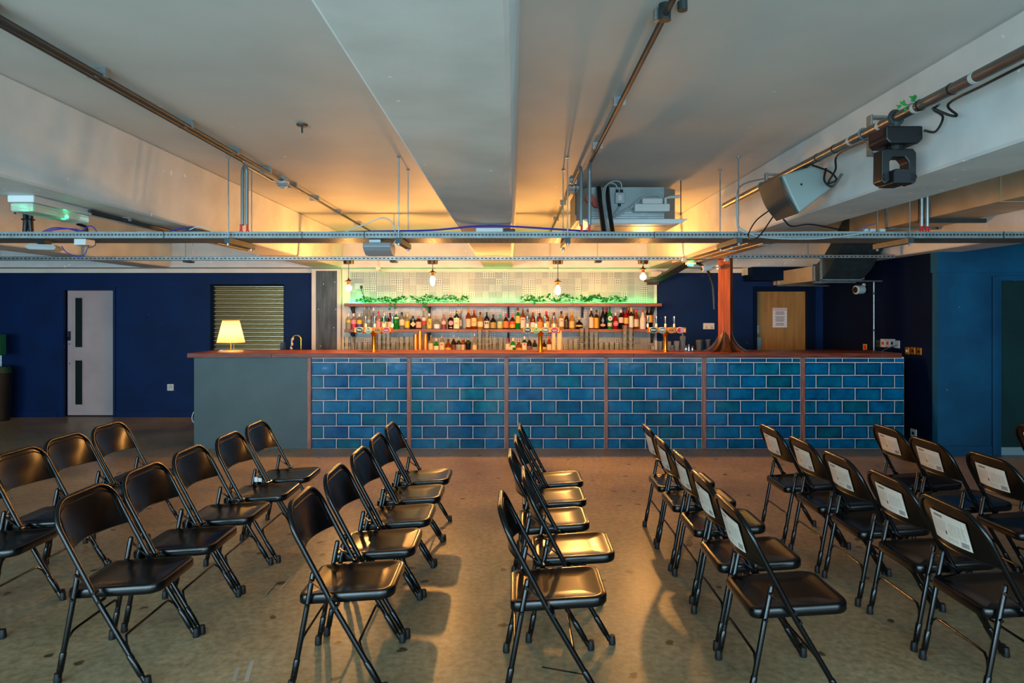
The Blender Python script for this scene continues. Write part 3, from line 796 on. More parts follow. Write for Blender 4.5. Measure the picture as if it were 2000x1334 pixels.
bottle(963.2, SH2, DB, 614, 11.5, 'dark', '#a88a3a', '#2a2418', 'squat black bottle with gold label', 'squat', lz=(0.06, 0.46))
bottle(976.4, SH2, DB, 614, 11, 'clear', '#c9b84a', '#1f9a6a', 'clear bottle with green cap and yellow green label', 'squat', lab2='#9ac09a', lz=(0.08, 0.52))
bottle(988.2, SH2, DB, 613, 11.2, 'brown', '#d9702a', '#c23a30', 'brown bottle with orange label, beside the shelf bracket', 'squat', lz=(0.08, 0.52))
bottle(1001, SH2, DB, 613.5, 11, 'brown', '#dd9a2a', '#e0602a', 'brown bottle with amber and red label and orange cap', 'squat', lab2='#c9482a', lz=(0.08, 0.52))
bottle(1011.5, SH2, DB, 601, 9.5, 'green', '#d9ae4a', '#7a1f2c', 'tall green bottle with yellow label and wine red cap', lz=(0.28, 0.62), neckc='#d9a83a')
b = bottle(1021.3, SH2, DB, 603, 9.2, 'amber', '#c9b8a4', '#d9ccb4', 'square amber bottle with a slanted red stripe', 'square', lz=(0.04, 0.56), pour=True)
disc(b, 1021.3, 624, DB - 0.038, 0.034, 0.012, cm('#c9302a'), 'stripe', sides=4)
bottle(1030.7, SH2, DB, 604, 8.5, 'clear', '#9a9c98', '#2a1c18', 'clear bottle with silver grey label behind second tap', lz=(0.05, 0.5))
bottle(1040.8, SH2, DB, 610, 10.2, 'amber', '#e0cdb4', '#7a2a1c', 'reddish bottle with white label behind second tap', lz=(0.04, 0.4), neckc='#8a3018')
bottle(1054, SH2, DB, 611, 12, 'amber', '#cc7a1c', '#3a1c10', 'broad amber bottle with wide orange label', 'square', lz=(0.04, 0.46))
bottle(1067.5, SH2, DB, 608, 10.5, 'amber', '#d3a862', '#c2202a', 'square bottle with red wax neck and tan label', 'square', lz=(0.04, 0.42), neckc='#c2202a')
bottle(1082, SH2, DB, 610, 13, 'gold', '#c9a07c', '#4a2a1a', 'round shouldered whisky bottle behind the red tap badge', 'squat', lz=(0.08, 0.3))
b = bottle(1096.5, SH2, DB, 607.5, 10, 'gold', '#e0c2a0', '#2a1a18', 'bottle with tall cream label crossed by a navy line', lz=(0.14, 0.6))
disc(b, 1096.5, 626.5, DB, 0.03, 0.006, cm('#2a2450'), 'line', back=0.04, sides=4)
bottle(1106.6, SH2, DB, 611, 8.5, 'brown', '#3a2a22', '#9a7030', 'dark slim decanter with flared gold neck', lz=(0.1, 0.5))
bottle(1117, SH2, DB, 607.5, 10.8, 'gold', '#d3ac5a', '#dda01a', 'bottle with long yellow neck and gold label', 'squat', lz=(0.08, 0.44), neckc='#dda01a')
bottle(1131.4, SH2, DB, 619, 15, 'dark', '#c9a040', '#d9b050', 'low spherical dark bottle with gold band', 'round')
G2 = 'bottles on the lower shelf'
bottle(1155, SH2, DB, 601, 9, 'brown', '#dcc0a4', '#dcc8ac', 'brown bottle with white and orange label, cream cap', lz=(0.05, 0.55))
bottle(1165, SH2, DB, 605, 9, 'brown', '#dd9a14', '#1c1410', 'dark bottle with deep yellow label and black cap', lz=(0.05, 0.58), neckc='#c9a01c')
b = bottle(1177.5, SH2, DB, 600, 13, 'dark', None, '#16130f', 'wide black bottle with blue and orange label', 'cone')
disc(b, 1177.5, 626, DB - 0.054, 0.022, 0.05, cm('#5a7a94'), 'strip_label', sides=4); disc(b, 1177.5, 635, DB - 0.056, 0.04, 0.022, cm('#cf8a5a'), 'oval_label')
bottle(1184.5, SH2, DR, 600.5, 8.5, 'dark', None, '#8a1f2a', 'dark bottle with red foil, behind the wide black bottle', neckc='#8a2030')
b = bottle(1191, SH2, DB, 598, 9.5, 'green', '#c9b0a0', '#3a4a3a', 'green vermouth style bottle with round white label', lz=(0.12, 0.28), pour=True)
disc(b, 1191, 622, DB, 0.034, 0.036, cm('#d8d4ca'), 'round_label', back=0.04); disc(b, 1191, 622, DB, 0.014, 0.014, cm('#b02a34'), 'seal', back=0.043)
b = bottle(1202, SH2, DB, 610.6, 11, 'red', None, '#dcd0bc', 'red bottle with a white circular emblem', 'cone')
disc(b, 1202, 632, DB, 0.036, 0.038, cm('#d9a4a4'), 'ring', back=0.046); disc(b, 1202, 632, DB, 0.028, 0.03, cm('#b8202c'), 'ring_centre', back=0.048); disc(b, 1202, 632, DB, 0.018, 0.012, cm('#e0c4c0'), 'mark', back=0.05, sides=4)
bottle(1213, SH2, DB, 604.6, 9.8, 'dark', '#d9b4a4', '#e0dcd4', 'dark wine bottle with pale pink label and white cap', lz=(0.32, 0.6))
bottle(1217.6, SH2, DR, 600.5, 8, 'red', None, '#1c2038', 'red bottle with navy cap, half hidden behind the wine bottle', neckc='#b8352a')
bottle(1223, SH2, DB, 600.5, 9.2, 'red', '#cfa84a', '#1c2240', 'red aperitif bottle with gold label and navy cap', lz=(0.25, 0.52))
bottle(1227.5, SH2, DR, 600, 8, 'red', None, '#d9a828', 'red bottle with yellow cap, second row of the shelf')
bottle(1233, SH2, DB, 600.5, 9, 'brown', '#cfd3c4', '#dcb83a', 'bottle with yellow capsule and pale blue white label', lab2='#d9d4b8', lz=(0.08, 0.6), neckc='#dcb83a')
bottle(1238, SH2, DR, 604.5, 8, 'amber', None, '#c22a2c', 'amber bottle with red cap, second row of the shelf')
bottle(1243, SH2, DB, 604, 9.2, 'amber', '#d9bd9c', '#c9302e', 'amber bottle with cream label and coral red cap', lz=(0.12, 0.5))
b = bottle(1255.5, SH2, DB, 604, 12, 'white', None, '#b9202a', 'opaque cream bottle with red cap', 'cone')
disc(b, 1255.5, 629, DB, 0.02, 0.014, cm('#b0503c'), 'emblem', back=0.043)
bottle(1264.5, SH2, DR, 599, 8.5, 'dark', '#dd9a20', '#15110f', 'dark bottle with orange label in the second row by the bracket', lz=(0.3, 0.62))
bottle(1270.5, SH2, DB, 599, 8.8, 'dark', '#dd9520', '#15110f', 'dark bottle with orange label, last on the shelf', lz=(0.3, 0.62))
# back counter bottles
D5 = 9.95; GB = 'bottles on the back counter'
Zc = ZBC
bottle(841.4, Zc, D5, 657, 9.5, 'clear', '#d9bb8c', '#8a1f34', 'bottle with cream label and wine red neck on back counter', lz=(0.08, 0.58), neckc='#8a1f34', pour=True, group=GB)
bottle(852, Zc, D5, 661, 9.5, 'green', '#d9d2c0', '#d9c9ac', 'green shouldered bottle with white label and cork on back counter', 'squat', lz=(0.1, 0.48), group=GB)
b = bottle(863.3, Zc, D5, 654, 9.8, 'clear', '#dcc6a4', '#d9c9ac', 'clear bottle with cream label and red seal, below the ivy', lz=(0.08, 0.58), pour=True, group=GB)
disc(b, 863.3, 672.5, D5, 0.014, 0.014, cm('#b82a34'), back=0.04)
bottle(875.5, Zc, D5, 662, 11.5, 'amber', '#d3a23c', '#1c2a1c', 'squat amber bottle with gold ribbon label and green cap', 'squat', lz=(0.1, 0.38), group=GB)
bottle(886, Zc, D5, 657, 9.5, 'dark', '#6a3a24', '#7a2a24', 'near black bottle with bronze label and red foil neck', lz=(0.04, 0.5), neckc='#7a2a24', pour=True, group=GB)
bottle(895.7, Zc, D5, 660, 9.5, 'dark', '#8a8f92', '#1a1a1a', 'square dark bottle with silver grey label on back counter', 'square', lz=(0.04, 0.56), pour=True, group=GB)
bottle(905, Zc, D5, 658, 9, 'amber', '#d9b08c', '#dd9a1a', 'amber bottle with pinkish label and yellow neck', lz=(0.05, 0.52), neckc='#d98f1c', pour=True, group=GB)
bottle(926.5, Zc, D5, 654, 9.5, 'clear', '#d9bd94', '#c23a34', 'bottle with red and white neck beside the dark shaker', lz=(0.1, 0.44), neckc='#c23a34', pour=True, group=GB)
bottle(991.5, Zc, D5, 660, 8, 'clear', '#d9cbb4', '#a8202c', 'slim clear bottle with red cap behind the cream card', lz=(0.1, 0.6), neckc='#a8202c', group=GB)
bottle(1002, Zc, D5, 660, 10.5, 'green', '#c4d3c0', '#d9c9ac', 'green bottle with pale band and cork beside the cream card', 'squat', lz=(0.36, 0.52), group=GB)
bottle(1013.5, Zc, D5, 663, 11.5, 'amber', '#d0993a', '#1c1a14', 'squat amber bottle with gold ribbon label and black pourer', 'squat', lz=(0.1, 0.38), pour=True, group=GB)
b = bottle(1024.3, Zc, D5, 657, 9.8, 'dkgreen', '#dcd0b4', '#dccfb4', 'bottle with cream label and red diamond on back counter', lz=(0.08, 0.62), group=GB)
disc(b, 1024.3, 672, D5, 0.016, 0.018, cm('#b82a34'), back=0.042, sides=4)
bottle(1034, Zc, D5, 658, 9.5, 'dark', '#7a4a38', '#2a1614', 'dark bottle with brown label left of the second tap', lz=(0.04, 0.42), neckc='#5a2424', pour=True, group=GB)
bottle(1044.2, Zc, D5, 664, 10, 'dark', '#7a7c80', '#2a1c14', 'square dark bottle with grey label left of the second tap', 'square', lz=(0.05, 0.46), group=GB)
bottle(1062.8, Zc, D5, 663, 9, 'dark', '#d9a01c', '#5a4020', 'dark bottle with yellow label right of the second tap', 'squat', lz=(0.26, 0.44), group=GB)
bottle(1072.5, Zc, D5, 656, 9, 'amber', '#dcc5a4', '#c9362e', 'bottle with red and white striped neck beside paper cups', lz=(0.05, 0.5), neckc='#d9705c', group=GB)

# ----------------------------------------------------------------- glassware
def thin_glass():
    m = bpy.data.materials.new('clear_glass'); m.use_nodes = True
    nt = m.node_tree; N = nt.nodes; Lk = nt.links
    for n in list(N): N.remove(n)
    o = N.new('ShaderNodeOutputMaterial'); t = N.new('ShaderNodeBsdfTransparent'); g_ = N.new('ShaderNodeBsdfGlossy'); mx = N.new('ShaderNodeMixShader'); lw = N.new('ShaderNodeLayerWeight')
    t.inputs[0].default_value = (0.93, 0.94, 0.92, 1); g_.inputs['Roughness'].default_value = 0.08; lw.inputs['Blend'].default_value = 0.16
    df_n = N.new('ShaderNodeBsdfDiffuse'); df_n.inputs[0].default_value = (0.85, 0.85, 0.8, 1); m0 = N.new('ShaderNodeMixShader'); m0.inputs[0].default_value = 0.05  # white diffuse share stands in for highlights on the glass
    Lk.new(t.outputs[0], m0.inputs[1]); Lk.new(df_n.outputs[0], m0.inputs[2])
    Lk.new(lw.outputs['Fresnel'], mx.inputs[0]); Lk.new(m0.outputs[0], mx.inputs[1]); Lk.new(g_.outputs[0], mx.inputs[2]); Lk.new(mx.outputs[0], o.inputs[0]); return m
M_glass = thin_glass()
glass_cache = {}
def tumbler(px, zb, d, w, h, label, group, name='tumbler', taper=0.88):
    key = (round(w, 3), round(h, 3), taper)
    x = X(px, d)
    if key not in glass_cache:
        r = w / 2; t = 0.0025; bt = 0.012
        pr = [(0, 0), (r * taper, 0.0), (r * (taper + 1) / 2, h / 2), (r, h), (r - t, h), (r * (taper + 1) / 2 - t, h / 2), (r * taper - t, bt), (0, bt)]
        o = MB().lathe(pr, (0, 0, 0), 16).build(name, M_glass, None, smooth=True)
        glass_cache[key] = o.data
    else:
        o = bpy.data.objects.new(name, glass_cache[key]); COL.objects.link(o)
    o.location = (x, d, zb)
    tag(o, label, 'glass', group); return o
UPN = {2: ['lower', 'upper'], 3: ['lowest', 'middle', 'topmost'], 4: ['lowest', 'second lowest', 'third lowest', 'topmost']}
ORDN = ['lowest', 'second', 'third', 'fourth', 'fifth', 'sixth', 'seventh', 'eighth']
def stack(px, n, w, h, d, label, group, lift=0.62, zb=None, name='pint_glass'):
    for k in range(n): tumbler(px, (Zc if zb is None else zb) + k * h * lift, d, w, h, '%s %s' % (UPN[n][k], label), group, name, 0.7)
GP = 'stacked pint glasses on the back counter'
for (px, n, ww, hh, dd, lab) in ((677, 2, 0.085, 0.15, 9.95, 'pint glass stacked beside the cream wall corner'),
                                 (689, 2, 0.085, 0.15, 9.95, 'pint glass stacked below the first shelf bracket'),
                                 (741, 3, 0.082, 0.15, 9.95, 'pint glass stacked right of the first beer tap'),
                                 (750, 3, 0.080, 0.14, 10.05, 'pint glass in the middle stack near first tap'),
                                 (758, 3, 0.080, 0.14, 9.95, 'pint glass in the third stack from first tap'),
                                 (784, 2, 0.085, 0.15, 9.95, 'wide pint glass stacked left of the copper cups'),
                                 (795, 2, 0.085, 0.15, 9.95, 'wide pint glass stacked next to the copper cups'),
                                 (937, 4, 0.080, 0.12, 10.0, 'pint glass in tall stack beside the striped neck bottle'),
                                 (951, 4, 0.080, 0.12, 10.0, 'pint glass in the second tall stack on black tray'),
                                 (966, 2, 0.090, 0.14, 10.0, 'stemless glass stacked on black tray, third stack'),
                                 (978, 2, 0.090, 0.14, 10.0, 'stemless glass stacked on black tray, fourth stack'),
                                 (1136.5, 4, 0.080, 0.13, 10.0, 'pint glass in stack under the shelf bracket, left'),
                                 (1146, 4, 0.080, 0.13, 10.05, 'pint glass in stack under the shelf bracket, right'),
                                 (1155.5, 3, 0.080, 0.14, 9.95, 'pint glass in the third stack right of the jars'),
                                 (1164.5, 3, 0.080, 0.14, 9.95, 'pint glass in the fourth stack right of the jars'),
                                 (1220.5, 4, 0.090, 0.145, 9.95, 'tall glass in left tower near the third tap'),
                                 (1232, 4, 0.085, 0.135, 9.95, 'tall glass in right tower near the third tap')):
    stack(px, n, ww, hh, dd, lab, GP)
GT = 'short tumblers on the back counter'
for (px, lab, k) in ((702, 'short tumbler left of the first beer tap', 2), (713, 'short tumbler hard against the first beer tap', 2), (768, 'short tumbler beside the wide pint glasses', 2),
                  (1174, 'short tumbler right of the pint stacks, first pair', 2), (1185, 'short tumbler right of the pint stacks, second pair', 2), (1195, 'small shot tumbler stacked third from the pint stacks', 2), (1205, 'small shot tumbler stacked fourth from the pint stacks', 2)):
    for j in range(k): tumbler(px, Zc + j * 0.075, 9.95, 0.08, 0.08, '%s %s' % (UPN[2][j], lab), GT, 'tumbler', 0.92)
GJ2 = 'glass jars on the back counter'
for (px, lab) in ((1114.5, 'tall glass jar right of the paper cups'), (1124.5, 'tall glass jar left of the pint stacks')):
    tumbler(px, Zc, 10.0, 0.085, 0.2, lab, GJ2, 'glass_jar', 0.95)
# copper cups
M_copper = mat('brushed_copper', '#c98a4a', 0.3, 1.0)
M_cup = mat('cream_paper_cup', '#d9bd94', 0.6)
def cup_tower(px, n, w, h, m, label, group, name, d=9.95, step=0.03):
    for k in range(n):
        r = w / 2; z = Zc + k * step
        x = X(px, d)
        o = MB().lathe([(r, 0), (r * 0.72, h), (r * 0.72 - 0.003, h), (0.0, h - 0.004)], (0, 0, 0), 16).build(name, m, None, smooth=True)
        o.location = (x, d, z); tag(o, '%s from below, %s' % (ORDN[k], label) if k else 'lowest ' + label, 'cup', group)
cup_tower(811.4, 7, 0.07, 0.10, M_copper, 'upturned copper cup in the first short tower', 'stacked copper cups', 'copper_cup')
cup_tower(820, 8, 0.075, 0.12, M_copper, 'upturned copper cup in the tallest tower', 'stacked copper cups', 'copper_cup')
cup_tower(831, 7, 0.07, 0.10, M_copper, 'upturned copper cup in the tower by the bracket', 'stacked copper cups', 'copper_cup')
cup_tower(1081.6, 8, 0.065, 0.11, M_cup, 'upturned cream paper cup in the narrow tower', 'stacked paper cups', 'paper_cup')
cup_tower(1093, 8, 0.085, 0.13, M_cup, 'upturned cream paper cup in the wide tower', 'stacked paper cups', 'paper_cup')
# shaker jug, tray, card, lemon half
sh = thing('cocktail_shaker', 'dark steel cocktail shaker among the back counter bottles', 'shaker', (X(914.5, 9.9), 9.9, Zc))
MB().lathe([(0.0, Zc), (0.035, Zc), (0.047, Zc + 0.15)], (X(914.5, 9.9), 9.9, 0), 18).build('tin', mat('gunmetal', '#5a5348', 0.25, 1.0), sh, smooth=True)
MB().lathe([(0.047, Zc + 0.15), (0.042, Zc + 0.165), (0.02, Zc + 0.185), (0.02, Zc + 0.195), (0.0, Zc + 0.197)], (X(914.5, 9.9), 9.9, 0), 18).build('lid', mat('gunmetal', '#5a5348', 0.25, 1.0), sh, smooth=True)
tag(MB().box(X(905, 9.9), X(987, 9.9), 9.88, 10.1, Zc, Zc + 0.012).build('drip_tray', M_black, bevel=0.003), 'flat black drip tray under the glass stacks', 'tray')
tag(MB().box(X(993, 9.86), X(1001, 9.86), 9.86, 9.866, Zc + 0.002, Z(677.5, 9.86)).build('blank_card', cm('#e0c79a')), 'small blank cream card standing before green bottle', 'card')
tag(MB().lathe([(0.035, Zc), (0.033, Zc + 0.015), (0.02, Zc + 0.03), (0.0, Zc + 0.034)], (X(1248.5, 9.95), 9.95, 0), 14).build('lemon_half', cm('#d9b23a'), smooth=True), 'halved lemon lying on the back counter', 'lemon')

# ----------------------------------------------------------------- beer taps
M_gold = mat('gilt_brass', '#d08a1e', 0.22, 1.0)
M_amberbar = mat('amber_lacquer', '#c9701a', 0.25, 0.6)
def tap(label, colpx, badges, d=8.22):
    x0 = X(colpx, d)
    t = thing('beer_tap', label, 'beer tap', (x0, d, ZTOP), 'beer taps on the bar')
    zb = Z(645, d)
    MB().lathe([(0.045, ZTOP), (0.045, ZTOP + 0.012), (0.028, ZTOP + 0.02), (0.027, zb - 0.08), (0.034, zb - 0.05), (0.05, zb - 0.01), (0.05, zb)], (x0, d, 0), 20).build('column', M_gold, t, smooth=True)
    a, b_ = badges[0][0], badges[-1][0]
    dm = d + 0.02
    MB().box(X(a - 10, d), X(b_ + 11, d), d - 0.03, d + 0.09, zb - 0.035, zb + 0.035).build('crossbar', M_amberbar, t, bevel=0.012)
    for k, (px, c1, c2, style) in enumerate(badges):
        bx = X(px, d - 0.08); bz = Z(645, d - 0.08); y = d - 0.08
        el = lambda rx, rz, n=24: [(bx + rx * math.cos(2 * PI * i / n), bz + rz * math.sin(2 * PI * i / n)) for i in range(n)]
        rim = MB().prism(el(0.048, 0.038), 'y', y, y + 0.02).build('badge', cm(c2), t)
        MB().prism(el(0.042, 0.032), 'y', y - 0.003, y + 0.001).build('badge_face', cm(c1), rim)
        MB().cyl((bx, y + 0.02, bz), (bx, d, bz), 0.012, 10).build('badge_stem', M_gold, rim)
        mk = MB()
        if style == 'script':
            mk.tube(spline([(bx - 0.03, y - 0.004, bz - 0.004), (bx - 0.018, y - 0.004, bz + 0.012), (bx - 0.008, y - 0.004, bz - 0.006), (bx + 0.004, y - 0.004, bz + 0.01), (bx + 0.014, y - 0.004, bz - 0.004), (bx + 0.028, y - 0.004, bz + 0.008)], 3), 0.004, 5)
            mm = cm('#d9d9c4')
        elif style == 'hill':
            mk.prism([(bx + 0.036 * math.cos(a_), bz + 0.028 * math.sin(a_)) for a_ in [PI + PI * 0.15 + i * PI * 0.7 / 8 for i in range(9)]], 'y', y - 0.005, y - 0.002)
            mk.prism([(bx + 0.012 * math.cos(2 * PI * i / 8), bz + 0.018 + 0.009 * math.sin(2 * PI * i / 8)) for i in range(8)], 'y', y - 0.005, y - 0.002)
            mm = cm('#4f9a2a')
        elif style == 'strokes':
            for (u, w_, h_) in ((-0.02, 0.012, 0.02), (0.0, 0.006, 0.03), (0.016, 0.014, 0.018)): mk.box(bx + u - w_ / 2, bx + u + w_ / 2, y - 0.005, y - 0.002, bz - h_ / 2, bz + h_ / 2)
            mm = cm('#6a3a10')
        elif style == 'line':
            mk.box(bx - 0.028, bx + 0.028, y - 0.005, y - 0.002, bz - 0.006, bz + 0.006).box(bx - 0.016, bx + 0.016, y - 0.005, y - 0.002, bz - 0.02, bz - 0.015)
            mm = cm('#e8b8a8')
        else:
            mk.prism([(bx + 0.04 * math.cos(a_), bz + 0.03 * math.sin(a_)) for a_ in [-PI / 2 + i * PI / 10 for i in range(11)]], 'y', y - 0.005, y - 0.002)
            mm = cm('#d99a9a')
        mk.build('badge_mark', mm, rim)
    hd = 8.36
    for (px, *_r) in badges:
        # handles stand on top of the crossbar, a little behind the badges
        hx = X(px, d - 0.08) * 1.0 + 0.052 if colpx < 1000 else (X(px, d - 0.08) + (0.0 if colpx < 1200 else -0.045))
        hz = zb + 0.035
        hh = MB().lathe([(0.012, hz), (0.012, hz + 0.02), (0.008, hz + 0.03), (0.008, hz + 0.045), (0.016, hz + 0.10), (0.017, hz + 0.135), (0.0, hz + 0.14)], (hx, d + 0.05, 0), 10)
        hh.build('handle', M_chrome, t, smooth=True)
        MB().lathe([(0.013, hz + 0.002), (0.014, hz + 0.04), (0.009, hz + 0.045)], (hx, d + 0.05, 0), 10).build('ferrule', mat('ivory_plastic', '#d9d0bc', 0.4), t, smooth=True)
    return t
GRN, CRM, ORA, RED, GRY = '#0f3a24', '#d9cf9a', '#d9881a', '#cf1f2c', '#7a8a7c'
tap('brass beer tap with four oval badges, nearest the table lamp', 730.5, [(701.7, GRN, '#d9d0a0', 'script'), (719.5, CRM, '#d9d0a0', 'hill'), (737.5, ORA, '#d9881a', 'strokes'), (754.5, RED, '#d9c49a', 'line')])
tap('brass beer tap in the middle, before the paper cups', 1055.5, [(1030.3, GRN, '#d9d0a0', 'script'), (1047.5, '#c9cf7a', '#a9c46a', 'hill'), (1065.4, '#8a7f70', '#c4b08a', 'script'), (1083, RED, '#d9a48a', 'line')])
tap('brass beer tap in front of the navy wall', 1299.5, [(1276.5, GRN, '#a9b89a', 'script'), (1293.5, GRY, '#b4bca4', 'script'), (1311.5, ORA, '#d9881a', 'strokes'), (1329, RED, '#d9c9b4', 'half')])

# ----------------------------------------------------------------- table lamp on the worktop
dl = 8.25
lx = X(451, dl)
lamp = thing('table_lamp', 'small table lamp with pleated cream shade lit on the bar', 'lamp', (lx, dl, ZTOP))
M_lampb = mat('lamp_brass', '#d9952a', 0.35, 0.7)
MB().lathe([(0.15, ZTOP), (0.15, ZTOP + 0.008), (0.14, ZTOP + 0.013), (0.0, ZTOP + 0.014)], (lx, dl, 0), 32).build('base', mat('cream_enamel', '#dcb98a', 0.35), lamp, smooth=True)
zs0, zs1 = Z(669, dl), Z(626, dl)
MB().cyl((lx, dl, ZTOP + 0.013), (lx, dl, zs0 + 0.10), 0.008, 10).build('stem', M_lampb, lamp)
MB().tube([(lx + 0.045, dl - 0.02, zs0 + 0.03), (lx + 0.045, dl - 0.02, ZTOP + 0.03)], 0.0025, 6).build('pull_cord', M_white, lamp)
def shade_mat():
    m = bpy.data.materials.new('pleated_fabric'); m.use_nodes = True
    nt = m.node_tree; N = nt.nodes; Lk = nt.links
    for n in list(N): N.remove(n)
    o = N.new('ShaderNodeOutputMaterial'); d = N.new('ShaderNodeBsdfDiffuse'); t = N.new('ShaderNodeBsdfTranslucent'); mx = N.new('ShaderNodeMixShader')
    d.inputs[0].default_value = (0.8, 0.62, 0.36, 1); t.inputs[0].default_value = (0.95, 0.76, 0.44, 1); mx.inputs[0].default_value = 0.75
    Lk.new(d.outputs[0], mx.inputs[1]); Lk.new(t.outputs[0], mx.inputs[2]); Lk.new(mx.outputs[0], o.inputs[0]); return m
NP = 56; r0, r1 = 25.5 * dl / F, 15.0 * dl / F
sm = MB(); base = 0
for (r, z) in ((r0, zs0), (r0 * 0.7 + r1 * 0.3, zs0 * 0.7 + zs1 * 0.3), (r0 * 0.35 + r1 * 0.65, zs0 * 0.35 + zs1 * 0.65), (r1, zs1)):
    for k in range(NP * 2):
        a = PI * k / NP; rr = r + (0.0025 if k % 2 else -0.0025)
        sm.v.append((lx + rr * math.cos(a), dl + rr * math.sin(a), z))
for i in range(3):
    for k in range(NP * 2):
        l = (k + 1) % (NP * 2); sm.f.append((i * NP * 2 + k, i * NP * 2 + l, (i + 1) * NP * 2 + l, (i + 1) * NP * 2 + k))
sm.build('lamp_shade', shade_mat(), lamp)
MB().tube(arc((lx, dl, zs0), r0, 0, 2 * PI, 32, 'xy')[:-1], 0.004, 6, closed=True).build('shade_trim', mat('gold_piping', '#c98a2a', 0.5), lamp)
MB().tube(arc((lx, dl, zs1), r1, 0, 2 * PI, 32, 'xy')[:-1], 0.004, 6, closed=True).build('shade_trim', mat('gold_piping', '#c98a2a', 0.5), lamp)
M_lbulb = mat('lamp_bulb_glow', '#ffffff', 0.4, emit=(1.0, 0.60, 0.22), emit_s=LAMP_E)
zc_ = (zs0 + zs1) / 2 - 0.01
MB().lathe([(0.0, zc_ - 0.035), (0.022, zc_ - 0.025), (0.032, zc_), (0.022, zc_ + 0.028), (0.0, zc_ + 0.035)], (lx, dl, 0), 14).build('bulb', M_lbulb, lamp, smooth=True)
# blue card holder beside the lamp
cb_ = thing('card_pack', 'small blue pack beside the table lamp', 'pack', (X(434, 8.3), 8.3, ZTOP))
MB().box(X(428, 8.3), X(440, 8.3), 8.28, 8.33, ZTOP, ZTOP + 0.03).build('box', cm('#20479a'), cb_, bevel=0.002)
MB().box(X(431, 8.3), X(437, 8.3), 8.2785, 8.28, ZTOP + 0.010, ZTOP + 0.02).build('print', M_white, cb_)
# swan neck faucet
df = 8.95
fx = X(588, df); zf = 1.02
fa = thing('bar_faucet', 'brass swan neck faucet with cross handles and hanging cloth', 'faucet', (fx, df, zf))
top_z = Z(655, df)
MB().tube([(fx, df, zf), (fx, df, top_z - 0.07)] + arc((fx - 0.06, df, top_z - 0.06), 0.06, 0, PI, 10, 'xz') + [(fx - 0.12, df, top_z - 0.12)], 0.011, 10).build('spout', M_brass, fa, smooth=True)
for s_ in (-1, 1):
    hxx = fx + s_ * 0.06 - 0.005
    MB().cyl((hxx, df, zf), (hxx, df, Z(686, df)), 0.01, 8).cyl((hxx - 0.03, df, Z(685, df)), (hxx + 0.03, df, Z(687, df)), 0.006, 6).cyl((hxx, df - 0.03, Z(685, df)), (hxx, df + 0.03, Z(686, df)), 0.006, 6).build('cross_handle', M_brass, fa)
MB().cyl((fx - 0.1, df, zf), (fx + 0.1, df, zf), 0.012, 8).build('mixer_body', M_brass, fa)
cl = MB().tube(spline([(fx - 0.10, df - 0.01, top_z - 0.03), (fx - 0.125, df - 0.012, top_z - 0.08), (fx - 0.118, df - 0.012, top_z - 0.12), (fx - 0.135, df - 0.012, top_z - 0.16), (fx - 0.12, df - 0.012, top_z - 0.19)], 4), [0.012 + 0.006 * math.sin(i) for i in range(17)], 7)
cl.build('cloth', mat('grey_cloth', '#b5a99a', 0.9), fa, smooth=True)
tag(MB().box(X(548, 8.9), X(555, 8.9), 8.88, 8.96, 0.9, Z(669, 8.9)).build('soap_dispenser', cm('#1b2a48'), bevel=0.006), 'small navy dispenser standing before the shutter edge', 'dispenser')
sk = thing('sink_unit', 'low sink unit behind the bar below the faucet', 'sink', (fx, df, 0))
MB().box(X(500, df), X(640, df), 8.75, 9.15, 0, 0.9).build('cabinet', M_dark, sk)
MB().box(X(500, df), X(640, df), 8.72, 9.18, 0.9, 0.92).build('worktop', M_galvD, sk)
MB().box(fx - 0.05, fx + 0.05, df - 0.05, df + 0.05, 0.92, zf).build('riser', M_galvD, sk)

# ----------------------------------------------------------------- things on the bar by the third tap
db = 8.42
GR = 'glasses beside the third beer tap'
for (px, w, h, lab) in ((1282, 0.06, 0.125, 'tall glass left of the third tap column'), (1290, 0.06, 0.12, 'second tall glass hard by the third tap column'), (1275, 0.055, 0.06, 'short glass at the left of the third tap'),
                        (1307, 0.055, 0.12, 'slim glass just right of the third tap column'), (1313, 0.05, 0.07, 'small glass right of the third tap'), (1322, 0.075, 0.125, 'wide glass between tap and shaker jug')):
    tumbler(px, ZTOP, db, w, h, lab, GR, 'glass', 0.85)
sh = thing('glass_jug', 'stoppered glass jug on the bar near the timber post', 'jug', (X(1334, db), db, ZTOP))
xx = X(1334, db)
MB().lathe([(0.0, ZTOP), (0.032, ZTOP), (0.034, ZTOP + 0.10), (0.03, ZTOP + 0.13), (0.042, ZTOP + 0.16), (0.036, ZTOP + 0.185), (0.012, ZTOP + 0.20)], (xx, db, 0), 16).build('glass_body', M_glass, sh, smooth=True)
MB().lathe([(0.012, ZTOP + 0.20), (0.014, ZTOP + 0.215), (0.0, ZTOP + 0.225)], (xx, db, 0), 12).build('stopper', M_chrome, sh, smooth=True)
for (px, w, h, lab) in ((1339.5, 0.042, 0.062, 'broad silver jigger beside the glass jug'), (1345.5, 0.026, 0.085, 'tall slim silver jigger on the bar'), (1352.5, 0.034, 0.058, 'short silver jigger at the end of the row')):
    j = thing('jigger', lab, 'jigger', (X(px, db), db, ZTOP), 'silver jiggers on the bar')
    MB().lathe([(0.0, ZTOP), (w / 2, ZTOP), (w * 0.36, ZTOP + h * 0.55), (w / 2, ZTOP + h), (w / 2 - 0.002, ZTOP + h), (0, ZTOP + h * 0.7)], (X(px, db), db, 0), 14).build('cup', M_chrome, j, smooth=True)
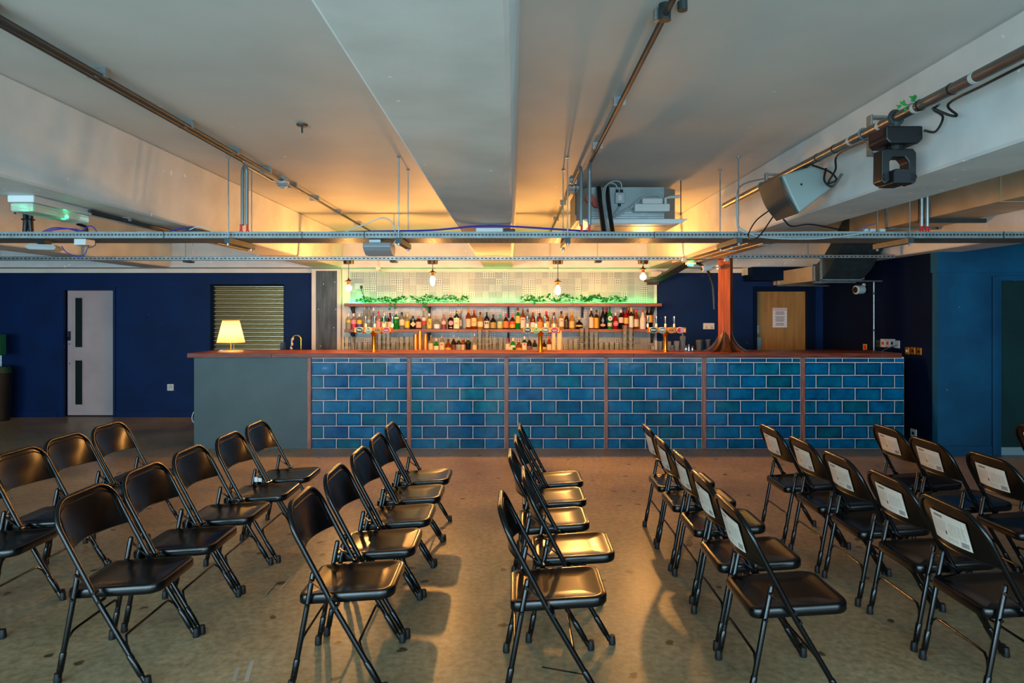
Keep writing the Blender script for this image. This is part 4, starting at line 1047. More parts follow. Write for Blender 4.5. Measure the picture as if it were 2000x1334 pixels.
for (px, w, h, lab) in ((1367, 0.10, 0.135, 'steel tin left of the timber post'), (1384, 0.08, 0.14, 'steel tin half hidden behind the timber post foot')):
    o = thing('mixing_tin', lab, 'tin', (X(px, 8.55), 8.55, ZTOP), 'steel mixing tins')
    MB().lathe([(0.0, ZTOP), (w * 0.4, ZTOP), (w / 2, ZTOP + h), (w / 2 - 0.003, ZTOP + h), (w * 0.38, ZTOP + 0.01)], (X(px, 8.55), 8.55, 0), 18).build('tin', M_galvD, o, smooth=True)

# ----------------------------------------------------------------- timber post with flared foot
M_post = mat('oiled_red_timber', '#7a3206', 0.5, color2='#9c480a', scale=3, detail=9, stretch=(6, 6, 0.7), bump=0.03, spec=0.3)
M_fin = mat('dark_red_timber', '#3e1c0a', 0.42, color2='#562a10', scale=3, detail=9, stretch=(6, 6, 0.7))
dp = 8.32
pxc = X(1417, dp)
post = thing('timber_post', 'reddish timber post with flared fins standing on the bar', 'post', (pxc, dp, ZTOP))
Rz = Matrix.Rotation(math.radians(-30), 3, 'Z')
a = 0.150
for (u, v) in ((-1, -1), (1, -1), (1, 1), (-1, 1)):
    c = Rz @ Vector((u * a / 4, v * a / 4, 0))
    MB().obox((pxc + c.x, dp + c.y, (ZTOP + ZC) / 2), (a / 2 - 0.001, a / 2 - 0.001, ZC - ZTOP), Rz).build('stave', M_post, post, bevel=0.004)
ZF = Z(640, dp)
for k in range(8):
    ang = math.radians(-30) + k * PI / 4 + PI / 8
    dirv = Vector((math.cos(ang), math.sin(ang), 0)); nrm = Vector((-dirv.y, dirv.x, 0))
    prof = []
    for i in range(9):
        t = i / 8
        prof.append((0.07 + 0.27 * (1 - math.cos(t * PI / 2)) ** 0.9 * 1.0, ZF + (ZTOP - ZF) * math.sin(t * PI / 2) ** 0.95))
    poly = [(0.03, ZTOP), (0.03, ZF - 0.02)] + prof; th = 0.02
    mbf = MB(); n = len(poly)
    for s_ in (-1, 1):
        for (r, z) in poly:
            p = Vector((pxc, dp, 0)) + dirv * r + nrm * s_ * th
            mbf.v.append((p.x, p.y, z))
    for i in range(n): mbf.f.append((i, (i + 1) % n, n + (i + 1) % n, n + i))
    mbf.f.append(tuple(reversed(range(n)))); mbf.f.append(tuple(range(n, 2 * n)))
    mbf.build('fin', M_fin, post)
MB().lathe([(0.19, ZTOP), (0.15, ZTOP + 0.03), (0.115, ZTOP + 0.08), (0.09, ZTOP + 0.18), (0.07, ZTOP + 0.26)], (pxc, dp, 0), 16).build('skirt', mat('dark_timber', '#3a1c10', 0.5, color2='#4a2616', scale=5), post, smooth=True)
# small camera on the post
def bullet_camera(label, p, dirv, wall, group='security cameras', k=1.0):
    c = thing('security_camera', label, 'camera', tuple(p), group)
    p = Vector(p); dv = Vector(dirv).normalized(); wall = Vector(wall)
    MB().tube([wall, wall + (p - wall) * 0.12], 0.028, 14).tube([wall + (p - wall) * 0.1, p], 0.011, 8).build('mount', M_white, c, smooth=True)
    MB().tube([p - dv * 0.075, p - dv * 0.065, p + dv * 0.05, p + dv * 0.06], [0.02 * k, 0.035 * k, 0.037 * k, 0.03 * k], 14).build('body', M_white, c, smooth=True)
    MB().tube([p + dv * 0.06, p + dv * 0.064], [0.026 * k, 0.026 * k], 14).build('lens', M_black, c)
bullet_camera('white pill shaped camera fixed to the timber post', (X(1379, 8.15), 8.15, Z(524, 8.15)), (-0.9, -0.2, -0.12), (X(1404, 8.25), 8.25, Z(522, 8.25)))

# ----------------------------------------------------------------- lower slotted rail and pendants
def strut_rail(mb, x0, x1, y, z0, z1, w=0.041):
    mb.box(x0, x1, y, y + 0.003, z0, z1)
    mb.box(x0, x1, y, y + w, z1 - 0.003, z1).box(x0, x1, y, y + w, z0, z0 + 0.003)
yr_ = 8.10
rail = thing('slotted_rail', 'long slotted steel rail carrying the hanging bulbs', 'rail', (0, yr_, Z(508, yr_)))
rz0, rz1 = Z(508.5, yr_), Z(501, yr_)
mb = MB(); strut_rail(mb, -9.2, X(1340, yr_), yr_, rz0, rz1); mb.build('channel', M_galv, rail)
sl = MB(); xx = -9.1
while xx < X(1336, yr_):
    sl.box(xx, xx + 0.028, yr_ - 0.0015, yr_ + 0.001, (rz0 + rz1) / 2 - 0.006, (rz0 + rz1) / 2 + 0.006); xx += 0.05
o = sl.build('slots', M_black, rail); o['kind'] = 'stuff'
rail2 = thing('slotted_rail', 'short slotted steel rail right of the timber post', 'rail', (4.0, yr_ - 0.05, Z(504, yr_)))
ry = yr_ - 0.06; q0, q1 = Z(504, ry), Z(497.5, ry)
mb = MB(); strut_rail(mb, X(1410, ry), X(1748, ry), ry, q0, q1); mb.build('channel', M_galv, rail2)
sl = MB(); xx = X(1412, ry)
while xx < X(1745, ry):
    sl.box(xx, xx + 0.028, ry - 0.0015, ry + 0.001, (q0 + q1) / 2 - 0.006, (q0 + q1) / 2 + 0.006); xx += 0.05
o = sl.build('slots', M_black, rail2); o['kind'] = 'stuff'
for (px, yy) in ((358, yr_), (372, yr_), (768, yr_), (1168, yr_)): MB().cyl((X(px, yy), yy + 0.05, rz1 - 0.03), (X(px, yy), yy + 0.05, ZC), 0.005, 6).build('hanger_rod', M_galv, rail)
for px in (1573, 1582): MB().cyl((X(px, ry), ry + 0.05, q1 - 0.03), (X(px, ry), ry + 0.05, ZC), 0.005, 6).build('hanger_rod', M_galv, rail2)
for px in (365, 768, 1169):
    MB().box(X(px - 6, yr_), X(px + 6, yr_), yr_ - 0.03, yr_ + 0.12, rz0 - 0.025, rz0 - 0.002).build('clamp', M_galvD, rail, bevel=0.003)

M_bulb = mat('bulb_glow', '#ffffff', 0.4, emit=(1.0, 0.43, 0.10), emit_s=BULB_E)
M_rose = mat('aged_bronze', '#5a3c22', 0.35, 0.8)
M_lampcap = mat('copper_lampholder', '#a8612a', 0.3, 0.9)
def pendant(label, px, shade_py, bulb_py, kind):
    y = yr_ + 0.03; x = X(px, y)
    p = thing('pendant_lamp', label, 'pendant lamp', (x, y, rz0), 'bulbs hanging over the bar')
    MB().lathe([(0.0, rz0 - 0.045), (0.062, rz0 - 0.043), (0.065, rz0 - 0.003), (0.0, rz0 - 0.002)], (x, y, 0), 20).build('ceiling_rose', M_rose, p, smooth=True)
    zs = Z(shade_py, y)
    MB().cyl((x, y, rz0 - 0.04), (x, y, zs + 0.03), 0.004, 6).build('cord', M_black, p)
    MB().lathe([(0.008, zs + 0.035), (0.012, zs + 0.015), (0.048, zs - 0.004), (0.05, zs - 0.009), (0.02, zs - 0.009)], (x, y, 0), 20).build('shade', M_rose, p, smooth=True)
    MB().lathe([(0.018, zs - 0.005), (0.02, zs - 0.05), (0.016, zs - 0.052)], (x, y, 0), 16).build('lampholder', M_lampcap, p, smooth=True)
    zt = zs - 0.05; zc = Z(bulb_py, y)
    if kind == 'globe': prof = [(0.012, zt), (0.016, zt - 0.01)] + [(0.036 * math.sin(a_), zc + 0.036 * math.cos(a_)) for a_ in [0.5 + i * (PI - 0.5) / 8 for i in range(9)]]
    elif kind == 'flame': prof = [(0.014, zt), (0.018, zt - 0.012), (0.030, zc + 0.02), (0.033, zc - 0.005), (0.026, zc - 0.035), (0.012, zc - 0.055), (0.0, zc - 0.07)]
    else: prof = [(0.014, zt), (0.018, zt - 0.012), (0.026, zc + 0.03), (0.035, zc - 0.008), (0.032, zc - 0.03), (0.018, zc - 0.05), (0.0, zc - 0.055)]
    MB().lathe(prof, (x, y, 0), 18).build('bulb', M_bulb, p, smooth=True)
pendant('hanging globe bulb above the tiled corner, nearest the shutter', 681, 548.5, 563, 'globe')
pendant('hanging pointed bulb over the bar, second from the shutter', 845, 531.5, 548, 'flame')
pendant('hanging pear shaped bulb on the longest cord', 1089.5, 549.5, 567, 'pear')
pendant('hanging globe bulb near the timber post', 1256, 525, 541, 'globe')

# ----------------------------------------------------------------- main cable tray over the seats
ya, yb_ = 5.20, 5.58
tz0, tz1 = Z(465, ya), Z(452.5, ya)
tray = thing('cable_tray', 'wide perforated steel cable tray spanning the room', 'cable tray', (0, ya, tz0))
mb = MB().box(XL + 0.1, XR - 0.2, ya, ya + 0.002, tz0, tz1).box(XL + 0.1, XR - 0.2, yb_ - 0.002, yb_, tz0, tz1).box(XL + 0.1, XR - 0.2, ya, yb_, tz0, tz0 + 0.002)
mb.box(XL + 0.1, XR - 0.2, ya, ya + 0.012, tz1 - 0.002, tz1)
mb.build('trough', M_tray, tray)
MB().box(XL + 0.1, XR - 0.2, ya - 0.0015, ya, tz0, tz1).build('lip', mat('galvanised_lip', '#737d7d', 0.5, 0.3, color2='#858f8e', scale=9), tray)
sl = MB(); xx = -6.0
while xx < 5.5:
    sl.box(xx, xx + 0.018, ya - 0.0022, ya - 0.0012, (tz0 + tz1) / 2 - 0.005, (tz0 + tz1) / 2 + 0.007); xx += 0.0275
o = sl.build('lip_slots', M_black, tray); o['kind'] = 'stuff'
sl = MB(); xx = -6.0; r = 0
while xx < 5.5:
    for k in range(6):
        y0 = ya + 0.03 + k * 0.058 + (0.02 if r % 2 else 0)
        sl.box(xx, xx + 0.007, y0, y0 + 0.03, tz0 - 0.0008, tz0)
    xx += 0.05; r += 1
o = sl.build('base_slots', M_black, tray); o['kind'] = 'stuff'
for px in (320, 590, 712, 1278, 1960):
    MB().box(X(px, ya) - 0.003, X(px, ya) + 0.003, ya - 0.005, ya, tz0 - 0.001, tz1 + 0.001).build('joint', M_black, tray)
for (px, cat_l) in ((449, 'below the pair of drop pipes'), (780, 'beside the grey heater'), (1108, 'under the air conditioner edge'), (1440, 'by the loudspeaker'), (1772, 'at the far end near the ducts')):
    t = thing('tray_bracket', 'slotted steel bracket and rods holding the cable tray ' + cat_l, 'bracket', (X(px, ya), ya, tz0 - 0.05), 'brackets under the cable tray')
    x = X(px, ya)
    MB().box(x - 0.022, x + 0.022, ya - 0.05, yb_ + 0.08, tz0 - 0.045, tz0 - 0.003).build('channel', M_galvD, t)
    MB().cyl((x, ya - 0.03, tz0 - 0.06), (x, ya - 0.03, ZC), 0.005, 6).build('rod', M_galv, t)
    MB().cyl((x, yb_ + 0.05, tz0 - 0.06), (x, yb_ + 0.05, ZC), 0.005, 6).build('rod', M_galv, t)
    MB().cyl((x, ya - 0.03, tz0 - 0.062), (x, ya - 0.03, tz0 - 0.045), 0.011, 6).build('nut', M_galv, t); MB().cyl((x, yb_ + 0.05, tz0 - 0.062), (x, yb_ + 0.05, tz0 - 0.045), 0.011, 6).build('nut', M_galv, t); MB().cyl((x, ya - 0.03, ZC - 0.012), (x, ya - 0.03, ZC), 0.014, 8).build('nut', M_galv, t); MB().cyl((x, yb_ + 0.05, ZC - 0.012), (x, yb_ + 0.05, ZC), 0.014, 8).build('nut', M_galv, t)
# cables lying in the tray
pc = MB()
for (dy_, dz_) in ((0, 0), (0.009, 0.003), (0.004, 0.008)):
    pc.tube(spline([(X(470, 5.3), 5.30 + dy_, tz1 - 0.01), (X(700, 5.3), 5.30 + dy_, tz1 + 0.008 + dz_), (X(840, 5.3), 5.30 + dy_, tz1 + 0.02 + dz_), (X(930, 5.3), 5.30 + dy_, tz1 + 0.052 + dz_), (X(1000, 5.3), 5.30 + dy_, tz1 + 0.05 + dz_), (X(1150, 5.3), 5.30 + dy_, tz1 + 0.012 + dz_), (X(1290, 5.3), 5.3 + dy_, tz1 - 0.01)], 8), 0.004, 6)
tag(pc.build('data_cable_bundle', M_purple, smooth=True), 'bundle of purple data cables lying along the cable tray', 'cable')
bb = thing('connector_box', 'white connector box lying in the tray below the central beam', 'box', (X(960, 5.4), 5.4, tz0))
MB().box(X(931, 5.35), X(983, 5.35), 5.22, 5.285, tz0 + 0.003, tz1 + 0.034).build('case', M_white, bb, bevel=0.008)
MB().box(X(984, 5.35), X(1006, 5.35), 5.22, 5.28, tz0 + 0.003, tz1 + 0.026).build('plug', M_black, bb, bevel=0.006)
kb = thing('adapter_box', 'black power adapter with blue cable on the tray near smoke detector', 'adapter', (X(385, 5.4), 5.4, tz0))
MB().prism([(X(335, 5.35), tz0 + 0.003), (X(402, 5.35), tz0 + 0.003), (X(398, 5.35), tz1 + 0.035), (X(372, 5.35), tz1 + 0.04)], 'y', 5.3, 5.48).build('case', M_black, kb)
MB().tube(spline([(X(330, 5.3), 5.28, tz1 + 0.005), (X(350, 5.3), 5.28, tz1 + 0.03), (X(372, 5.3), 5.28, tz1 + 0.045), (X(384, 5.3), 5.29, tz1 + 0.045)], 5), 0.007, 6).build('cable', cm('#2c3a86'), kb, smooth=True)
MB().tube(spline([(X(374, 5.3), 5.27, tz1 + 0.025), (X(392, 5.3), 5.25, tz1 + 0.045), (X(412, 5.3), 5.22, tz1 + 0.03), (X(428, 5.3), 5.20, tz1 - 0.002)], 5), 0.0045, 6).build('white_lead', M_white, kb, smooth=True)
rb = thing('red_toolbar', 'red and black printed pack lying on the cable tray', 'pack', (X(248, 5.35), 5.35, tz0))
MB().box(X(232, 5.3), X(265, 5.3), 5.3, 5.36, tz0 + 0.003, tz1 + 0.017).build('case', M_red, rb, bevel=0.003)
MB().box(X(238, 5.3), X(260, 5.3), 5.298, 5.3, tz1 - 0.002, tz1 + 0.014).build('print', M_black, rb)
nb = thing('red_connector', 'clutter of red wire connectors on the tray by the cable sleeves', 'connector', (X(157, 5.35), 5.35, tz0))
q = MB()
for k in range(7): q.obox((X(149 + k * 2.7, 5.33), 5.33 + RNG.uniform(0, 0.08), tz1 + 0.006 + RNG.uniform(0, 0.018)), (0.014, 0.03, 0.02), Matrix.Rotation(RNG.uniform(0, 3), 3, 'Z'))
q.build('clip', M_red, nb)
q = MB()
for k in range(3): q.tube(spline([(X(88 + k * 6, 5.3), 5.25, tz1), (X(112 + 3 * k, 5.3), 5.26, tz1 + 0.04 - 0.008 * k), (X(140 + k * 6, 5.3), 5.27, tz1 + 0.03), (X(158 + k * 4, 5.3), 5.3, tz1), ], 6), 0.004, 6)
q.tube(spline([(X(165, 5.3), 5.25, tz1), (X(178, 5.3), 5.26, tz1 + 0.05), (X(188, 5.3), 5.26, tz1 + 0.045), (X(198, 5.3), 5.25, tz1)], 6), 0.004, 6)
tag(q.build('purple_cable_loops', M_purple, smooth=True), 'thin purple cable loops arching above the tray', 'cable')

# wifi panel and small box below the tray
wf = thing('wireless_panel', 'flat white diamond shaped panel below the cable tray', 'access point', (X(87, 5.3), 5.36, tz0 - 0.06))
MB().lathe([(0.0, tz0 - 0.088), (0.12, tz0 - 0.082), (0.152, tz0 - 0.064), (0.12, tz0 - 0.04), (0.0, tz0 - 0.038)], (X(87, 5.36), 5.36, 0), 4, M=Matrix.Rotation(0.35, 3, 'Z')).build('case', M_white, wf)
MB().box(X(80, 5.36), X(94, 5.36), 5.32, 5.4, tz0 - 0.045, tz0 - 0.001).build('mount', M_dark, wf)
MB().tube(spline([(X(115, 5.3), 5.33, tz0 - 0.05), (X(125, 5.3), 5.33, tz0 - 0.1), (X(145, 5.3), 5.33, tz0 - 0.135), (X(160, 5.3), 5.33, tz0 - 0.12), (X(167, 5.3), 5.33, tz0 - 0.06)], 5), 0.0035, 6).build('lead', M_purple, wf, smooth=True)
jb = thing('junction_box', 'small white junction box under the cable tray', 'box', (X(168, 5.3), 5.28, tz0 - 0.05))
MB().box(X(149, 5.25), X(172, 5.25), 5.22, 5.34, tz0 - 0.052, tz0 - 0.003).build('case', M_white, jb, bevel=0.004)
MB().tube(spline([(X(172, 5.25), 5.25, tz0 - 0.05), (X(174, 5.25), 5.25, tz0 - 0.072), (X(184, 5.25), 5.26, tz0 - 0.05), (X(190, 5.3), 5.28, tz0)], 5), 0.003, 6).build('lead', M_black, jb, smooth=True)
# heater under the tray
ht = thing('radiant_heater', 'grey curved metal heater hood hung under the cable tray', 'heater', (X(740, 5.3), 5.35, tz0))
hx0, hx1 = X(712, 5.3), X(766, 5.3); h1, h0 = Z(475, 5.3), Z(498, 5.3)
hp = [(5.24, h1), (5.42, h1), (5.46, h1 - 0.03), (5.42, h0), (5.33, h0), (5.26, h0 + 0.03), (5.225, h1 - 0.035)]
MB().prism(hp, 'x', hx0, hx1).build('hood', mat('silver_grey_paint', '#9aa0a4', 0.35, 0.3), ht, bevel=0.006)
MB().box(X(721, 5.3), X(743, 5.3), 5.3, 5.42, h1 - 0.002, tz0 - 0.001).build('bracket', mat('silver_grey_paint', '#9aa0a4', 0.35, 0.3), ht)
MB().tube(spline([(hx1 - 0.005, 5.3, h1 - 0.02), (hx1 + 0.035, 5.28, h1 + 0.03), (hx1 + 0.04, 5.18, tz1 + 0.02), (hx1 + 0.0, 5.2, tz1 + 0.09), (X(745, 5.3), 5.25, tz1 + 0.115), (X(715, 5.3), 5.28, tz1 + 0.07), (X(672, 5.3), 5.28, tz1 + 0.0)], 6), 0.005, 6).build('flex', M_white, ht, smooth=True)

# ----------------------------------------------------------------- conduits on the ceiling
def clamps(parent, x, y_list, z, r=0.02):
    for yy in y_list:
        MB().box(x - r - 0.012, x + r + 0.012, yy - 0.012, yy + 0.012, z - 0.004, z + r + 0.02).build('clamp', M_galv, parent)
M_dropg = mat('grey_drop_pipe', '#7d888a', 0.4, 0.4)
zc0 = ZC - 0.045
cl_ = thing('ceiling_conduit', 'pair of steel conduits along the ceiling, dropping to the tray', 'conduit', (-2.08, 3.0, zc0), 'conduits')
MB().tube([(-2.10, REAR_Y, zc0), (-2.10, 5.10, zc0)], 0.0135, 8).build('pipe', M_galvD, cl_, smooth=True)
MB().tube([(-2.10, 5.10, zc0), (-2.10, 5.12, zc0)] + arc((-2.10, 5.12, zc0 - 0.08), 0.08, PI / 2, 0, 6, 'yz') + [(-2.10, 5.20, tz1 + 0.055)], 0.0145, 10).build('drop_pipe', M_dropg, cl_, smooth=True)
MB().tube([(-2.055, REAR_Y, zc0), (-2.055, 10.2, zc0)], 0.0125, 8).build('pipe', M_galvD, cl_, smooth=True)
MB().tube([(-2.15, 5.9, zc0), (-2.15, 5.32, zc0)] + arc((-2.15, 5.32, zc0 - 0.08), 0.08, PI / 2, PI, 6, 'yz') + [(-2.15, 5.24, tz1 + 0.055)], 0.0145, 10).build('drop_pipe', M_dropg, cl_, smooth=True)
clamps(cl_, -2.08, [1.9, 2.6, 3.3, 4.2, 4.9, 5.55, 6.2, 6.9, 7.8, 8.8], zc0, 0.035)
rw = MB()
for x in (-2.15, -2.10):
    for k in (-1, 1): rw.tube([(x + 0.004 * k, 5.21, tz1 + 0.06), (x + 0.004 * k, 5.21, tz1 + 0.015), (x + 0.018 * k, 5.22, tz1 - 0.015)], 0.006, 6)
rw.build('red_wire', M_red, cl_)
cr_ = thing('ceiling_conduit', 'steel conduit on the ceiling right of the central beam', 'conduit', (0.6, 3.0, zc0), 'conduits')
MB().tube([(0.60, REAR_Y, zc0), (0.60, 5.12, zc0)], 0.0135, 8).build('pipe', M_galvD, cr_, smooth=True)
MB().tube([(0.60, 5.12, zc0), (0.60, 5.14, zc0)] + arc((0.60, 5.14, zc0 - 0.08), 0.08, PI / 2, 0, 6, 'yz') + [(0.60, 5.22, tz1 + 0.055)], 0.0145, 10).build('drop_pipe', M_dropg, cr_, smooth=True)
MB().tube([(0.54, 10.2, zc0), (0.54, 5.38, zc0)], 0.0135, 8).build('pipe', M_galvD, cr_, smooth=True)
MB().tube([(0.54, 5.38, zc0), (0.54, 5.36, zc0)] + arc((0.54, 5.36, zc0 - 0.08), 0.08, PI / 2, PI, 6, 'yz') + [(0.54, 5.28, tz1 + 0.055)], 0.0145, 10).build('drop_pipe', M_dropg, cr_, smooth=True)
clamps(cr_, 0.6, [2.66, 3.74, 4.73], zc0, 0.022); clamps(cr_, 0.54, [6.0, 7.2, 8.4], zc0, 0.022)
rw = MB()
for x in (0.54, 0.60):
    for k in (-1, 1): rw.tube([(x + 0.004 * k, 5.23, tz1 + 0.06), (x + 0.004 * k, 5.23, tz1 + 0.015), (x + 0.014 * k, 5.24, tz1 - 0.015)], 0.006, 6)
rw.build('red_wire', M_red, cr_)
MB().cyl((0.60, 2.62, zc0 - 0.02), (0.60, 2.62, ZC), 0.024, 14).cyl((0.665, 2.60, zc0 + 0.01), (0.665, 2.60, ZC), 0.02, 10).build('conduit_box', M_galvD, cr_)
cx_ = thing('ceiling_conduit', 'pair of grey drop pipes with red wires beside the right beam', 'conduit', (X(1804, 5.3), 5.3, tz1), 'conduits')
for px in (1800, 1811): MB().cyl((X(px, 5.3), 5.3, tz1 + 0.055), (X(px, 5.3), 5.3, ZC), 0.0145, 8).build('pipe', M_galv, cx_, smooth=True)
rw = MB()
for px in (1800, 1811):
    for k in (-1, 1): rw.tube([(X(px, 5.3) + 0.005 * k, 5.3, tz1 + 0.065), (X(px, 5.3) + 0.014 * k, 5.3, tz1 - 0.01)], 0.007, 6)
rw.build('red_wire', M_red, cx_)
bk = thing('ceiling_conduit', 'dark conduit running along the soffit of the left beam', 'conduit', (-2.88, 5.0, ZS - 0.02), 'conduits')
MB().tube([(-2.90, 4.45, ZS - 0.02), (-2.90, 7.2, ZS - 0.02)], 0.014, 8).tube([(-2.86, 4.45, ZS - 0.02), (-2.86, 5.6, ZS - 0.02)], 0.01, 8).build('pipe', M_galvD, bk, smooth=True)
clamps(bk, -2.88, [4.9, 5.9], ZS - 0.022, 0.03)
# conduits on the back beam with round boxes
for (px, lab, q0) in ((739, 'pale conduit with round box above the corner tiles', 528), (1076, 'pale conduit with round box above the middle tap', 525)):
    yy = 10.17; t = thing('wall_conduit', lab, 'conduit', (X(px, yy), yy, ZS), 'conduits on the back beam')
    MB().cyl((X(px, yy), yy, Z(q0, yy)), (X(px, yy), yy, ZC), 0.011, 8).build('pipe', M_cream, t)
    MB().cyl((X(px, yy), yy - 0.03, Z(q0 - 4, yy)), (X(px, yy), yy + 0.03, Z(q0 - 4, yy)), 0.035, 16).build('box', M_cream, t)
    if px < 800: MB().cyl((X(px, yy), yy, Z(q0 - 2, yy)), (X(px + 14, YW), YW - 0.02, Z(q0 + 5, YW)), 0.012, 8).build('elbow_pipe', M_cream, t)

# smoke detectors, ceiling plate
def detector(label, x, y):
    s = thing('smoke_detector', label, 'smoke detector', (x, y, ZC), 'smoke detectors')
    z = ZC - 0.05
    MB().lathe([(0.03, ZC), (0.03, z), (0.05, z)], (x, y, 0), 18).build('base', M_grey, s)
    MB().lathe([(0.055, z), (0.056, z - 0.02), (0.05, z - 0.03), (0.035, z - 0.05), (0.012, z - 0.06), (0.0, z - 0.066)], (x, y, 0), 20).build('head', M_white, s, smooth=True)
    MB().lathe([(0.0535, z - 0.024), (0.0535, z - 0.028)], (x, y, 0), 20).lathe([(0.045, z - 0.036), (0.0452, z - 0.041)], (x, y, 0), 20).build('vent', M_black, s)
detector('white smoke detector left of the central beam', -2.06, 5.9)
detector('white smoke detector beside the air conditioner', 0.56, 6.15)
hk = thing('ceiling_plate', 'round bronze ceiling plate with a small hanging stud', 'ceiling plate', (X(590, 4.29), 4.29, ZC))
MB().lathe([(0.0, ZC - 0.012), (0.034, ZC - 0.01), (0.036, ZC)], (X(590, 4.29), 4.29, 0), 18).build('plate', M_galvD, hk, smooth=True)
MB().cyl((X(590, 4.29), 4.29, ZC - 0.055), (X(590, 4.29), 4.29, ZC - 0.01), 0.006, 8).build('stud', M_galvD, hk)

# emergency light on the left beam
em = thing('emergency_light', 'white bulkhead light with green glow under the left beam', 'emergency light', (-2.94, 4.2, ZS - 0.09))
MB().box(-3.03, -2.87, 3.95, 4.5, ZS - 0.045, ZS - 0.001).build('housing', M_white, em, bevel=0.008)
MB().box(-3.02, -2.88, 3.96, 4.49, ZS - 0.10, ZS - 0.046).build('diffuser', mat('ribbed_clear_plastic', '#e6efe8', 0.25, trans=0.7, ior=1.3), em, bevel=0.012)
MB().box(-2.96, -2.94, 4.02, 4.42, ZS - 0.06, ZS - 0.05).build('lamp_tube', M_white, em)
MB().lathe([(0.0, ZS - 0.095), (0.012, ZS - 0.09), (0.012, ZS - 0.075), (0.0, ZS - 0.07)], (-2.93, 4.3, 0), 10).build('indicator', mat('green_indicator', '#3affa0', 0.4, emit='#1fe08a', emit_s=9), em)
# rolled sleeves hanging over the tray
sv = thing('cable_sleeve', 'black rolled cable sleeves hanging beside the emergency light', 'cable sleeve', (X(55, 5.3), 5.38, tz1))
for (px, dx) in ((50, -0.004), (60, 0.004)):
    x = X(px, 5.38); MB().tube([(x, 5.38, tz0 + 0.01), (x + dx, 5.38, tz1 + 0.03), (x - dx, 5.38, tz1 + 0.11), (x + dx, 5.38, tz1 + 0.17), (x, 5.38, ZS + 0.05)], [0.014, 0.019, 0.021, 0.018, 0.019], 10).build('roll', M_black, sv, smooth=True)
MB().tube(arc((X(55, 5.38), 5.38, tz1 + 0.12), 0.045, 0, 2 * PI, 14, 'xy')[:-1], 0.004, 6, closed=True).build('tie', M_dark, sv)
lv = thing('cable_sleeve', 'leaning black cable sleeve rising from the tray by the red connectors', 'cable sleeve', (X(170, 5.36), 5.36, tz1))
MB().tube([(X(173, 5.36), 5.36, tz0 + 0.01), (X(168, 5.36), 5.36, tz1 + 0.06), (X(160, 5.36), 5.3, ZS + 0.01)], 0.013, 8).build('roll', M_black, lv, smooth=True)
st_ = thing('hanging_strap', 'short black strap hanging near the emergency light', 'strap', (X(29, 5.3), 5.3, Z(385, 5.3)))
MB().box(X(27, 5.3), X(31, 5.3), 5.3, 5.305, Z(418, 5.3), Z(383, 5.3)).build('webbing', M_black, st_)
MB().tube([(X(-10, 5.3), 5.3, Z(372, 5.3)), (X(34, 5.3), 5.3, Z(384, 5.3))], 0.012, 8).build('bar', M_black, st_)

# ----------------------------------------------------------------- air conditioner cassette
ac = thing('air_conditioner', 'ceiling cassette air conditioner with galvanised body and white fascia', 'air conditioner', (1.05, 6.5, 2.5))
bz0, bz1 = 2.52, 2.815
oct_ = [(0.72, 6.10), (1.39, 6.10), (1.52, 6.22), (1.52, 6.88), (1.39, 7.0), (0.72, 7.0), (0.59, 6.88), (0.59, 6.22)]
MB().prism(oct_, 'z', bz0, bz1).build('body', mat('bare_galvanised_casing', '#7f8a8c', 0.5, 0.5, color2='#8d989a', scale=5), ac)
MB().prism([(0.62, bz0 - 0.005), (1.60, bz0 - 0.005), (1.52, bz0 - 0.05), (0.70, bz0 - 0.05)], 'y', 6.04, 7.04).build('fascia', mat('white_fascia', '#cfd2d2', 0.4), ac, bevel=0.006)
MB().box(0.72, 1.48, 6.05, 6.13, bz0 - 0.056, bz0 - 0.049).build('louvre', M_white, ac)
MB().box(0.72, 1.48, 6.96, 7.02, bz0 - 0.056, bz0 - 0.049).build('louvre', M_white, ac)
MB().box(0.76, 1.44, 6.2, 6.9, bz0 - 0.054, bz0 - 0.049).build('grille', M_grey, ac)
for k in range(3): MB().box(0.72 if k else 0.72, 1.39, 6.094, 6.10, bz0 + 0.008 + k * 0.022, bz0 + 0.018 + k * 0.022).build('rib', M_galv, ac)
pu = MB().box(1.10, 1.42, 5.99, 6.09, 2.575, 2.645).build('pump_box', M_white, ac, bevel=0.008)
MB().box(1.17, 1.36, 6.0, 6.09, 2.645, 2.70).build('pump_lid', M_white, pu, bevel=0.012)
MB().tube([(1.39, 6.04, 2.645), (1.39, 6.04, 2.70), (1.42, 6.04, 2.71), (1.52, 6.04, 2.72)], 0.014, 8).build('drain_pipe', M_white, pu, smooth=True)
jx = MB().box(0.935, 1.025, 6.06, 6.10, 2.66, 2.76).build('switch_box', M_grey, ac, bevel=0.006)
MB().box(0.96, 0.995, 6.056, 6.06, 2.685, 2.735).build('sticker', M_white, jx)
for (x, z) in ((0.955, 2.76), (0.995, 2.76), (0.975, 2.635)): MB().cyl((x, 6.08, z), (x, 6.08, z + 0.028), 0.013, 10).build('gland', M_black, jx)
FX = lambda pts, n_, r_: MB().tube(spline(pts, n_), r_, 6).build('flex', mat('grey_flex', '#9aa4a6', 0.5), ac, smooth=True)
FX([(0.955, 6.08, 2.785), (0.94, 6.07, 2.83), (0.88, 6.05, 2.84), (0.82, 6.0, 2.78), (0.80, 5.9, 2.6), (0.80, 5.6, tz1 + 0.02)], 6, 0.007)
FX([(0.995, 6.08, 2.785), (0.985, 6.07, 2.85), (0.92, 6.05, 2.86), (0.84, 6.0, 2.80), (0.815, 5.9, 2.6), (0.815, 5.6, tz1 + 0.02)], 6, 0.007)
FX([(0.975, 6.08, 2.635), (0.95, 6.06, 2.59), (0.88, 6.0, 2.54)], 5, 0.006)
